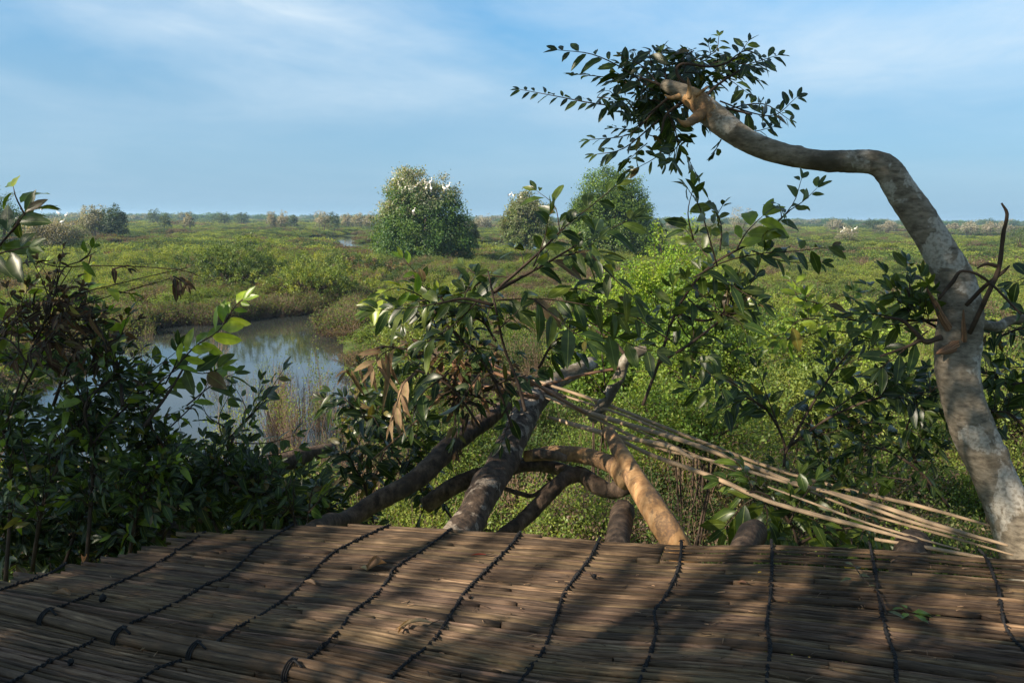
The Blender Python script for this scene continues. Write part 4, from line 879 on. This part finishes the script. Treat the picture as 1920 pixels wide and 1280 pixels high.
spray('red stemmed spray of large glossy leaves in the centre, standing over the log tip', 3.0,
  [[(985, 770), (970, 715), (945, 650), (930, 580), (915, 508)], [(925, 548), (1000, 483), (1050, 435)], [(928, 545), (1010, 502), (1080, 460)], [(925, 572), (870, 560), (820, 570)]],
  [[(930, 545), (1000, 483), (1060, 425), (1110, 385), (1155, 348), dict(ll=.072, start=.4)], [(930, 548), (1010, 503), (1090, 455), (1185, 410), dict(ll=.10, start=.3)], [(930, 563), (1010, 560), (1100, 572), (1210, 600), dict(ll=.09)],
   [(925, 578), (850, 565), (780, 576), (705, 582)], [(912, 520), (870, 548), (810, 560), (740, 575)], [(1040, 545), (1100, 545), (1160, 590), dict(ll=.09)], [(960, 520), (900, 515), (870, 500)], [(1060, 480), (1100, 470), (1130, 480), dict(ll=.09)],
   [(1000, 560), (1060, 610), (1100, 640)], [(900, 560), (850, 610), (800, 640)], [(1110, 480), (1150, 520), (1190, 560), dict(ll=.085)], [(1000, 500), (1020, 450), (1030, 400), dict(ll=.075)], [(1100, 600), (1170, 640), (1230, 660)]],
  GREENS, .085, extra=10, droop=.5)
spray('pale green sprig fanning up at the left of the central sprays', 3.3, [[(870, 640), (820, 590), (790, 540)]],
  [[(800, 560), (785, 520), (755, 484), dict(ll=.06)], [(810, 570), (780, 550), (745, 540), (715, 550)], [(830, 560), (800, 540), (770, 530)], [(840, 590), (790, 570), (720, 560), (690, 580)], [(850, 600), (830, 560), (790, 530)]], BRIGHT+GREENS[:1], .065, gap=.034)
spray('dense shaded tangle of leaves hanging over the logs in the centre', 3.35, [[(960, 800), (930, 720), (880, 650), (820, 620)], [(1010, 690), (1040, 640), (1090, 620)], [(900, 800), (850, 730), (800, 700), (760, 690)], [(930, 640), (900, 600), (840, 590)]],
  [[(860, 640), (800, 640), (745, 680)], [(840, 700), (790, 740), (770, 800)], [(900, 700), (860, 760), (850, 820)], [(950, 720), (960, 770), (940, 830)], [(1040, 640), (1080, 660), (1120, 640)]], DARK+GREENS[:2], .07, extra=42, droop=.8, stemr=.006)
spray('dark leaves crowded below the curved brown log in the centre left', 3.9, [[(820, 960), (760, 880), (700, 800), (660, 770)], [(860, 990), (800, 900), (780, 820)], [(700, 980), (680, 900), (640, 850)]],
  [[(760, 880), (700, 900), (640, 880)], [(800, 940), (770, 1000), (730, 1010)]], DARK, .075, extra=64, droop=.8)
spray('drooping row of dry tan leaves at the left of the central sprays', 3.0, [[(770, 655), (720, 650), (690, 665), (655, 690)]],
  [[(760, 655), (725, 650), (695, 668), (650, 695), dict(ang=78, droop=1.3, wr=.27)], [(740, 652), (715, 665), (700, 690), dict(ang=60, droop=1.4, wr=.25)]], TAN, .066, leafmat='dry', droop=1.1, gap=.02, stemr=.003)
spray('curled dry leaf cluster hanging below the row of tan leaves', 2.95, [[(780, 700), (760, 720), (740, 760), (735, 800)]], [[(775, 700), (755, 725), (735, 790), dict(ang=32, droop=1.2, wr=.26)]], TAN, .062, leafmat='dry', gap=.022, stemr=.003)
spray('brown withered leaves bunched behind the red stem', 3.6, [[(960, 740), (900, 690), (850, 680)], [(930, 760), (880, 740), (840, 760)]], [[(880, 640), (860, 680), (870, 720), dict(droop=1.)]], BROWN+TAN[:1]+DARK[:1], .06, leafmat='dry', wr=.3, extra=34, droop=1.0)
spray('upright bright green sprig just right of the broken grey log', 3.9, [[(1135, 745), (1132, 700), (1128, 665)]], [[(1135, 730), (1132, 690), (1128, 655), dict(ang=55, gap=.02)], [(1135, 740), (1120, 720), (1108, 705)]], BRIGHT, .06, stemr=.003, wr=.25)
spray('tall sunlit spray of branches right of centre with its tip against the sky', 3.15,
  [[(1205, 760), (1235, 680), (1270, 580), (1330, 500), (1420, 448), (1480, 395)], [(1270, 590), (1330, 600), (1390, 560)], [(1235, 680), (1300, 640), (1400, 560)]],
  [[(1340, 492), (1430, 440), (1485, 385), (1503, 335), dict(start=.45, ll=.07)], [(1345, 500), (1325, 430), (1310, 385), (1292, 358), dict(ll=.075)], [(1350, 470), (1352, 420), (1328, 372)], [(1360, 460), (1345, 410), (1355, 385), dict(ll=.06)],
   [(1300, 520), (1360, 490), (1430, 475), (1500, 470), (1560, 462), dict(ll=.075)], [(1410, 470), (1470, 490), (1540, 492), dict(ll=.06)], [(1380, 470), (1400, 435), (1430, 405), dict(pal=BRIGHT, ll=.1, gap=.03)], [(1290, 560), (1320, 580), (1400, 590)], [(1270, 600), (1300, 640), (1370, 660)],
   [(1260, 640), (1200, 600), (1180, 570)], [(1330, 510), (1380, 540), (1430, 570)], [(1340, 500), (1310, 460), (1285, 430), dict(ll=.085)], [(1300, 450), (1290, 400), (1300, 350), dict(ll=.07)]],
  GREENS, .075, extra=26)
lK = log('grey_stump_branch', 'broken grey-brown branch standing upright right of the thick dark log', [(1110, 790, 4.0, 9), (1135, 750, 4.0, 11), (1160, 710, 4.0, 11), (1172, 675, 4.0, 11), (1195, 660, 4.0, 11), (1212, 656, 4.0, 8)], 'bark', cat='branch', rough=.12, seg=12)
pbranch(lK[0], [(1172, 665, 4, 4), (1150, 640, 4, 3), (1110, 615, 4, 2), (1085, 598, 4, 1.2)], 'twig', 'branch', 6)
spray('dark spray left of the leaning trunk with arching leaf rows', 3.5, [[(1470, 875), (1470, 830), (1440, 770), (1400, 745)], [(1472, 850), (1510, 780), (1560, 700), (1600, 650)], [(1475, 840), (1560, 780), (1660, 742), (1745, 735)]],
  [[(1440, 770), (1390, 740), (1330, 730), (1285, 728)], [(1420, 755), (1370, 715), (1300, 690)], [(1500, 800), (1540, 730), (1600, 650)], [(1500, 820), (1580, 770), (1660, 745), (1745, 738)], [(1460, 800), (1430, 720), (1420, 690)], [(1560, 770), (1620, 730), (1690, 700), (1750, 715)], [(1480, 830), (1560, 810), (1640, 790)], [(1560, 720), (1620, 700), (1680, 690)]], GREENS+DARK, .075, extra=22, gap=.034)
spray('yellow-green sunlit leaf clusters in front of the green marsh, right of centre', 3.7, [[(1690, 610), (1600, 600), (1520, 570)], [(1650, 640), (1560, 620), (1480, 640)]],
  [[(1540, 570), (1500, 560), (1490, 545)], [(1560, 600), (1500, 600), (1460, 640)], [(1640, 605), (1580, 600), (1530, 610)], [(1680, 640), (1600, 640), (1560, 660)], [(1520, 590), (1510, 560), (1500, 550)], [(1500, 620), (1470, 640), (1440, 655)]], BRIGHT+GREENS[2:3], .07, extra=12, gap=.036, stemr=.004)
spray('leafy shoots growing from the left side of the leaning trunk', 3.35, [[(1770, 620), (1720, 590), (1700, 540)], [(1760, 600), (1700, 600), (1650, 590)]],
  [[(1720, 580), (1705, 530), (1700, 490)], [(1740, 590), (1690, 560), (1670, 540)], [(1760, 590), (1740, 550), (1735, 520)], [(1750, 600), (1690, 610), (1620, 620)], [(1740, 620), (1690, 660), (1650, 690)]], GREENS, .08, extra=14)
spray('dark leafy twigs at the right edge behind the leaning trunk', 3.5, [[(1960, 600), (1900, 620), (1860, 640)], [(1970, 700), (1900, 720), (1850, 700)], [(1960, 850), (1900, 780), (1860, 770)]],
  [[(1950, 600), (1905, 580), (1890, 560)], [(1950, 690), (1890, 690), (1860, 720)], [(1950, 760), (1900, 740), (1870, 760)], [(1960, 540), (1930, 520), (1900, 530)]], DARK+GREENS[:1], .075, extra=28)
spray('dark leaves left of the foot of the leaning trunk, above the canes', 3.6, [[(1780, 950), (1720, 880), (1650, 840), (1610, 850)], [(1750, 930), (1700, 820), (1720, 760)], [(1600, 980), (1560, 900), (1520, 890)]],
  [[(1720, 870), (1670, 830), (1640, 780)], [(1710, 900), (1650, 890), (1600, 860)]], DARK+GREENS[:1], .075, extra=50, droop=.6)
spray('green leaves hanging below the split canes by the rounded log end', 3.3, [[(1500, 1060), (1490, 1000), (1470, 960)], [(1495, 1020), (1540, 1000), (1620, 985)], [(1490, 990), (1440, 930), (1400, 920)]],
  [[(1420, 930), (1390, 950), (1360, 990), dict(ll=.095)], [(1460, 950), (1420, 940), (1380, 920)], [(1480, 980), (1500, 940), (1530, 900)], [(1430, 920), (1400, 900), (1350, 900)]], GREENS, .085, extra=22, droop=.9)

# ------------------------------------------------------------------ the dark shrubs at the left
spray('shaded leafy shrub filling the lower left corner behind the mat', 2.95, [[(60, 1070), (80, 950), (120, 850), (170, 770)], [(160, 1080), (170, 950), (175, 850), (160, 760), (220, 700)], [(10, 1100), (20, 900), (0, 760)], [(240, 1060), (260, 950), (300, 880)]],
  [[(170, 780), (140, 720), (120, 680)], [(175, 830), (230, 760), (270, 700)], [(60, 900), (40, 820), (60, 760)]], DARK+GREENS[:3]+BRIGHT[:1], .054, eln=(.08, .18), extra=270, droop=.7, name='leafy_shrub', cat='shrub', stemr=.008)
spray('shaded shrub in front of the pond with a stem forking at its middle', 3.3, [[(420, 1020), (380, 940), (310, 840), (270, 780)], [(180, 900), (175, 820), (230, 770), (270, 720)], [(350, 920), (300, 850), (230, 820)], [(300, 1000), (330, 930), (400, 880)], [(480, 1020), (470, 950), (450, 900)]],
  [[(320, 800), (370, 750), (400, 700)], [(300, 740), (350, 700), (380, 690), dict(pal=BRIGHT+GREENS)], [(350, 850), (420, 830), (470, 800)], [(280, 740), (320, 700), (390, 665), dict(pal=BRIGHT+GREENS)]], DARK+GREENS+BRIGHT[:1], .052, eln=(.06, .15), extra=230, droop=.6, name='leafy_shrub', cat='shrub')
spray('long bright green shoot curving up over the pond', 3.05, [[(270, 800), (320, 730), (350, 680)]], [[(320, 700), (365, 650), (410, 620), (440, 575), (455, 562), dict(pal=[(0.26, 0.32, 0.03), (0.20, 0.28, 0.025), (0.14, 0.22, 0.02)], ll=.075, gap=.020, ang=38)], [(310, 720), (330, 680), (335, 650), dict(ll=.075)], [(340, 690), (380, 700), (415, 690), dict(pal=BRIGHT+GREENS)]], GREENS, .08)  # shoot palette raised, standing in for sun shining through its leaves
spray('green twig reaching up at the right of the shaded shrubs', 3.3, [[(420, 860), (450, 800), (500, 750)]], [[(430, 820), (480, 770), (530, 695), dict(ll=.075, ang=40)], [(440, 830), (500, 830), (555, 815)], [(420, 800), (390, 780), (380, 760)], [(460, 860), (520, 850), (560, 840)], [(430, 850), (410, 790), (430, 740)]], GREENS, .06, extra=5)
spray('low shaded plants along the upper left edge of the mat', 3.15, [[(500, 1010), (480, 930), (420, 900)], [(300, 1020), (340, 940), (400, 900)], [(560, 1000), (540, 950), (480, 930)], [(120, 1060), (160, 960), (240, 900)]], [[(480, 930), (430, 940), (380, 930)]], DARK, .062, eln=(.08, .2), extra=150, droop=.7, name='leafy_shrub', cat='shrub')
spray('small bright sprout beside the curved log above the mat edge', 3.05, [[(575, 985), (580, 950), (585, 920)]], [[(580, 950), (585, 920), (600, 900), dict(pal=BRIGHT+GREENS, gap=.022)], [(578, 960), (560, 940), (548, 920), dict(pal=GREENS[2:])], [(580, 960), (605, 930), (620, 915)]], GREENS, .07, stemr=.003)
spray('big pale leaf cluster against the sky at the left edge', 2.6, [[(-40, 520), (0, 460), (35, 420), (50, 395)]], [[(-10, 470), (20, 435), (48, 398), dict(ll=.085, gap=.04)], [(30, 420), (45, 400), (75, 390), dict(ll=.07)], [(45, 400), (30, 370), (25, 350), dict(ll=.095, gap=.08, start=.3, pal=BRIGHT)], [(-20, 480), (20, 470), (55, 462), dict(ll=.07)]], GREENS[:3], .075, gap=.035, stemr=.004)
spray('withered brown leaves on bare twigs at the left edge', 2.8, [[(10, 800), (50, 680), (80, 610), (105, 545)], [(50, 680), (20, 640), (-20, 630)], [(40, 740), (90, 640), (130, 590)]],
  [[(60, 640), (75, 610), (60, 580), dict(droop=1.)], [(330, 520), (345, 530), dict(gap=.02)]], BROWN, .045, leafmat='dry', extra=44, droop=1.1, stemr=.004)
spray('thin bare twigs arching over the marsh at the left with few leaves', 2.8, [[(90, 600), (115, 510), (150, 490), (180, 472)], [(80, 620), (130, 560), (230, 530), (350, 502)], [(0, 510), (60, 490), (110, 500), (200, 498), (330, 505), (380, 520)], [(60, 650), (140, 580), (240, 545), (320, 522)], [(70, 640), (100, 560), (135, 500)]],
  [[(325, 518), (340, 525), (350, 535), dict(gap=.016, ll=.03)], [(150, 490), (165, 478), (172, 465), dict(pal=BRIGHT, ll=.05)], [(210, 505), (230, 500), (240, 503), dict(gap=.04, ll=.035)], [(200, 540), (230, 548), (245, 550), dict(pal=BRIGHT, gap=.05, ll=.05)]], BROWN, .04, leafmat='dry', extra=0, droop=1., stemr=.0028)
spray('dark withered leaf bunch beside the shaded shrub', 2.95, [[(230, 760), (220, 680), (180, 610)], [(170, 700), (180, 640), (160, 600)]], [[(200, 660), (190, 620), (170, 600)]], BROWN+DARK[:1], .045, leafmat='dry', extra=26, droop=1.)
spray('yellow-green shoots mixed into the left shrubs below the bare twigs', 3.1, [[(100, 760), (130, 680), (180, 600)], [(0, 640), (30, 600), (60, 590)]], [[(120, 720), (150, 640), (200, 590)], [(100, 740), (160, 690), (220, 650)], [(-10, 620), (20, 590), (50, 580)], [(60, 720), (30, 680), (0, 660)], [(220, 760), (280, 700), (330, 660)], [(160, 700), (220, 640), (240, 590)], [(350, 760), (400, 720), (440, 700)], [(130, 600), (160, 560), (165, 540)], [(170, 480), (165, 500), (160, 510)]], BRIGHT+GREENS, .07, extra=20)
spray('leafy twigs hiding the pond bank above the dark mossy log', 4.2, [[(520, 960), (500, 920), (480, 900)], [(660, 920), (680, 850), (710, 800)], [(600, 970), (570, 930), (540, 910)], [(700, 900), (730, 820), (730, 780)]], [[(650, 850), (640, 800), (660, 770)]], GREENS+DARK, .075, extra=48, droop=.5)

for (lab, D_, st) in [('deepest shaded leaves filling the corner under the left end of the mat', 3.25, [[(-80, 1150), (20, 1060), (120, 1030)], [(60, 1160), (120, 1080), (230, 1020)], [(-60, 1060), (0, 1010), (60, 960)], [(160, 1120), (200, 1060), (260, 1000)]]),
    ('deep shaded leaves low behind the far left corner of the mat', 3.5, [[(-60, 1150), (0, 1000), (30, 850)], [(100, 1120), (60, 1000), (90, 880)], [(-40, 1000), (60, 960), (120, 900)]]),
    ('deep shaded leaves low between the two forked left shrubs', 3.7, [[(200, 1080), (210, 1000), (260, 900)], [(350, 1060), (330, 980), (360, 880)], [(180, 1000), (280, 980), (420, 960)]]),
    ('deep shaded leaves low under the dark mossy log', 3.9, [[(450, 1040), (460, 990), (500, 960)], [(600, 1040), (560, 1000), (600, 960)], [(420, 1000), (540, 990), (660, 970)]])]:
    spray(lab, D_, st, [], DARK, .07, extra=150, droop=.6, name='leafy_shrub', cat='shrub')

# ------------------------------------------------------------------ little things lying on the mat
def on_mat(u, v, dz=.012):
    p = G(u, v, MZ); p[2] = mz(p[0], p[1])+dz; return p
def curled_leaf(u, v, l, w_, a, col, lab, roll=2.2, name='dry_leaf', cat='leaf', mt='dry', twist=0.):
    """a dead leaf rolled up along its midrib"""
    c = on_mat(u, v); m_ = MB(); V = []; n_ = 9
    for i in range(n_):
        t = i/(n_-1); hw = w_*math.sin(math.pi*min(1, t*.92+.06))**.7*.5
        for j in range(7):
            s_ = (j-3)/3; an = s_*roll*(1+.3*math.sin(t*5)); rd = hw/max(roll, .3)
            x = math.sin(an)*rd; z = (1-math.cos(an))*rd; y = (t-.5)*l
            yy = y; xx = x+math.sin(t*3+1)*.15*w_
            V.append((c[0]+xx*math.cos(a)-yy*math.sin(a), c[1]+xx*math.sin(a)+yy*math.cos(a), c[2]+z+.01*math.sin(t*3.1)*twist))
    q_ = [[i*7+j, i*7+j+1, i*7+8+j, i*7+7+j] for i in range(n_-1) for j in range(6)]
    th = thing(name, c, lab, cat); m_.add(V, q_, None, col, [((j-3)/3, i/8) for i in range(n_) for j in range(7)]); m_.build('blade', M[mt], th)
    m2 = MB(); e = np.array(V[3]); tube(m2, [e, e+np.array([math.sin(a)*.012, -math.cos(a)*.012, .002]), e+np.array([math.sin(a)*.025, -math.cos(a)*.022, .006])], [.0014, .001], 5, 3); m2.build('stalk', M['twig'], th)
curled_leaf(706, 1070, .075, .06, -1.0, (.30, .17, .1), 'curled reddish-brown dead leaf on the mat below the left curve of the dark log', 1.9, twist=1)
curled_leaf(683, 1074, .035, .03, .6, (.42, .3, .16), 'small crumpled tan leaf just left of the curled reddish-brown one', 2.4)
curled_leaf(775, 1181, .10, .035, 1.9, (.45, .31, .17), 'tan rolled dead leaf lying on the sunlit middle of the mat', 2.8, twist=1)
curled_leaf(752, 1188, .03, .02, 2.6, (.4, .25, .13), 'tan leaf scrap at the left tip of the rolled dead leaf', 2.6)
curled_leaf(581, 1098, .045, .03, .9, (.34, .22, .14), 'pale crumpled leaf in the dappled shade left of the mat centre', 2.4)
curled_leaf(157, 1052, .04, .028, .2, (.5, .22, .1), 'orange-brown dead leaf standing at the upper left edge of the mat', 1.6, twist=1)
curled_leaf(897, 1046, .05, .014, 1.6, (.2, .035, .02), 'narrow dark red leaf on the mat near its middle edge', 2.6)
curled_leaf(115, 1120, .06, .04, 1.2, (.26, .17, .11), 'brown leaf lying by the border pole at the left', 2.)
curled_leaf(1390, 1098, .03, .022, 1.2, (.2, .11, .07), 'small brown leaf curl right of the black clump on the mat', 2.4)
curled_leaf(275, 1220, .03, .018, 2.2, (.3, .23, .16), 'pale grey leaf scrap on the shaded mat below the border pole', 2.4)
crumbs = MB()
for _ in range(260):
    c = on_mat(random.uniform(100, 1900), random.uniform(1040, 1290), .011); a = random.uniform(-.7, .2) if random.random() < .6 else random.uniform(0, 6.28); l = random.uniform(.003, .016)
    d = np.array([math.cos(a), math.sin(a), random.uniform(-.05, .15)])*l; k = random.choice([.5, .9, 1.6, 3.0]); tube(crumbs, [c-d, c+(0, 0, .001), c+d], [.0008, random.uniform(.0008, .002)], 4, 2, c=(k, k*.95, k*.9))
tag(crumbs.build('bark_litter', M['slat']), 'fine crumbs and slivers of bark strewn over the mat', kind='stuff')
def clump(u, v, s, lab, mt='cord'):
    c = on_mat(u, v, .01); th = thing('seed_clump', c, lab, 'seed pod'); m_ = MB()
    tube(m_, [c+(0, 0, 0), c+(s*.3, 0, s*.5), c+(s*.6, .1*s, s*.2)], [s*.35, s*.5, s*.2], 9, 4, .3); m_.build('pod', M[mt], th)
    m_ = MB()
    for _ in range(6):
        a = random.uniform(0, 6.28); tube(m_, [c+(0, 0, s*.3), c+np.array([math.cos(a)*s*.8, math.sin(a)*s*.8, s*random.uniform(.3, 1.2)])], [s*.12, s*.04], 4, 3)
    m_.build('bract', M[mt], th)
clump(1112, 1089, .014, 'small black seed clump on the mat between two cords right of centre')
clump(130, 1248, .016, 'dark seed clump on the shaded mat at the lower left')
clump(190, 1130, .02, 'dark debris clump beside the border pole, in deep shade at left')
clump(880, 1128, .009, 'tiny brown seed case on the sunlit mat beside a cord', 'twig')
sm = MB(); lv = Leaves(); th = thing('fallen_twig', on_mat(1640, 1110), 'thin fallen twig with withered green leaves lying across a cord at right', 'twig')
tw_ = [on_mat(1596, 1070, .03), on_mat(1620, 1105, .03), on_mat(1645, 1125, .025), on_mat(1662, 1163, .018)]
tube(sm, tw_, [.0016, .0022], 5, 5)
for (u, v, a, l, c_) in [(1598, 1075, 2.2, .04, (.09, .1, .04)), (1610, 1098, .4, .045, (.12, .13, .05)), (1595, 1102, 3.3, .035, (.1, .12, .04)), (1605, 1082, .9, .035, (.03, .03, .02)), (1664, 1166, -.6, .04, (.1, .12, .05)), (1640, 1116, 2.8, .02, (.12, .14, .05))]:
    lv.add(on_mat(u, v, .03), (math.cos(a), math.sin(a), .1), (0, 0, 1), l, l*.5, .3, .3, c_)
finish(th, sm, lv)
sm = MB(); lv = Leaves(); th = thing('fallen_sprig', on_mat(1708, 1158), 'little fallen sprig of fresh green leaves at the right of the mat', 'sprig'); tube(sm, [on_mat(1692, 1150, .012), on_mat(1712, 1166, .016)], [.0012, .001], 5, 3)
for (u, v, a, l) in [(1694, 1152, 2.9, .03), (1700, 1150, 1.8, .03), (1708, 1158, -.3, .055), (1710, 1163, -.9, .045), (1716, 1160, .1, .05), (1702, 1160, 3.8, .035)]:
    lv.add(on_mat(u, v, .016), (math.cos(a), math.sin(a), .15), (0, 0, 1), l, l*.5, .3, .3, (.08, .14, .02))
finish(th, sm, lv)
# yellow scrap caught between the edge slats
c = on_mat(1603, 1056, -.012); m_ = MB(); mz0 = c
tube(m_, [c+(-.03, 0, .0), c+(-.005, .004, .004), c+(.03, 0, .001)], [.009, .011, .008], 8, 4, .15, flat=.35); tag(m_.build('plastic_scrap', M['yellow']), 'bright yellow scrap caught under the edge slats at right', 'scrap')
m_ = MB(); c = on_mat(1421, 1074, .006); tube(m_, [c, c+(.006, 0, .002), c+(.012, .002, 0)], [.003, .0025], 6, 3, .2, flat=.5); tag(m_.build('straw_scrap', M['yellow']), 'tiny yellow straw fragment left of the cord under the rounded log end', 'scrap')

# ------------------------------------------------------------------ the tree behind the photographer that shades the platform
shade = thing('shade_tree', (-8.6, -5.2, 0), 'tree standing behind the photographer whose branches shade the platform', 'tree')
tm = MB(); top = np.array([-7.6, -4.3, 7.4]); tube(tm, [(-8.6, -5.2, -.5), (-8.4, -5.0, 2.5), (-8.0, -4.6, 5.0), top, (-7.2, -4.0, 9.4)], [.22, .19, .15, .12, .06], 16, 8, .06); tm.build('trunk', M['bark'], shade)
lv = Leaves(); bm_ = MB()
def cast(p, d): return np.asarray(p)+TS*d
def sh_clump(c, rad, n, ll=.085):
    if random.random() < .4: tube(bm_, [top+rng.normal(0, .2, 3), (top+c)/2+np.array([0, 0, .3])+rng.normal(0, .2, 3), c], [.02, .010, .004], 5, 4, cap=False)
    for _ in range(n):
        d = nrm(rng.normal(0, 1, 3)); lv.add(c+d*rad*random.random()**.5, d+(0, 0, -.2), rng.normal(0, 1, 3)+(0, 0, 1), ll*random.uniform(.7, 1.3), ll*.42, .4, .3, pick(GREENS))
# limbs whose shadows make the bands on the mat (shadow ends given on the mat)
for (a, b, r, d) in [((880, 1300), (1420, 1060), .035, 3.9), ((540, 1160), (870, 1000), .030, 4.4), ((1110, 1330), (1370, 1040), .03, 4.6), ((1500, 1330), (1585, 1030), .045, 4.2), ((620, 1330), (900, 1180), .016, 4.), ((1600, 1300), (1990, 1190), .06, 5.), ((130, 1180), (470, 1010), .05, 4.6), ((1380, 1300), (1640, 1080), .018, 4.4)]:
    A = cast(G(*a, MZ), d); B_ = cast(G(*b, MZ), d+.6); tube(bm_, [A-(B_-A)*.7, (A+B_)/2+rng.normal(0, .05, 3), B_+(B_-A)*.2], [r*1.1, r*.8], 9, 6, .1)
def zone(n, ur, vr, dep, rad, per, dr=(4.5, 7.5), ll=.085):
    for _ in range(n):
        u, v = random.uniform(*ur), random.uniform(*vr); p = G(u, v, MZ) if dep is None else P(u, v, dep+random.uniform(-.2, .2)); sh_clump(cast(p, random.uniform(*dr)), rad*random.uniform(.7, 1.3), per, ll)
zone(115, (-250, 580), (1010, 1300), None, .16, 16)
zone(12, (900, 1300), (1200, 1320), None, .14, 12)
zone(9, (1450, 1950), (1030, 1130), None, .14, 10)
zone(16, (1500, 1950), (1180, 1320), None, .2, 20)
zone(70, (-200, 620), (740, 1050), 3.1, .26, 46)
zone(8, (-200, 620), (620, 740), 3.1, .2, 26)
zone(16, (1820, 1910), (380, 640), 3.1, .16, 30)
zone(12, (-150, 300), (520, 680), 3.0, .2, 24)
zone(26, (700, 1180), (440, 720), 3.1, .2, 16)
zone(16, (650, 930), (720, 980), 3.5, .18, 14)
zone(16, (1380, 1560), (255, 320), 3.5, .2, 40)
zone(40, (1560, 1860), (290, 660), 3.4, .2, 40)
zone(10, (1780, 1900), (720, 1000), 3.2, .13, 14)
zone(28, (1000, 1500), (60, 320), 3.9, .22, 26)
zone(6, (1280, 1800), (720, 920), 3.5, .18, 10)
for _ in range(60):   # unseen leaf clumps added overhead to hold back sky light
    sh_clump(np.array([random.uniform(-.6, 4.8), random.uniform(-4, 1.3), random.uniform(6.4, 7.8)]), .55, 50, .15)
for _ in range(45):  # further clumps added above the left shrubs, out of view, cutting sky fill
    sh_clump(np.array([random.uniform(-5, .4), random.uniform(2.2, 4.0), random.uniform(6.9, 7.9)]), .55, 50, .15)
for _ in range(70):  # denser overhead leaves, likewise added to dim the light from the sky
    sh_clump(np.array([random.uniform(-.2, 5), random.uniform(-4.5, 1.3), random.uniform(6.4, 7.8)]), .6, 50, .17)
bm_.build('branch', M['log'], shade); lm = MB(); lv.to(lm); lm.build('crown', M['leaf'], shade)

# ------------------------------------------------------------------ haze over the marsh
m, t, o = mat('marsh_haze'); pv = nd(t, 'ShaderNodeVolumePrincipled'); pv.inputs['Color'].default_value = (0.50, 0.76, 1.0, 1); pv.inputs['Density'].default_value = 0.00030; pv.inputs['Anisotropy'].default_value = 0.2
t.links.new(pv.outputs[0], o.inputs['Volume'])
hb = MB(); h0, h1, hr = -2.2, 14, 3100
hb.add([(x, y, z) for z in (h0, h1) for x, y in ((-hr, -hr), (hr, -hr), (hr, hr), (-hr, hr))], [[0, 3, 2, 1], [4, 5, 6, 7], [0, 1, 5, 4], [1, 2, 6, 5], [2, 3, 7, 6], [3, 0, 4, 7]])
tag(hb.build('haze', m, smooth=False), kind='stuff')
scene.cycles.volume_bounces = 0; scene.cycles.max_bounces = 6; scene.cycles.transparent_max_bounces = 4
scene.cycles.use_denoising = True
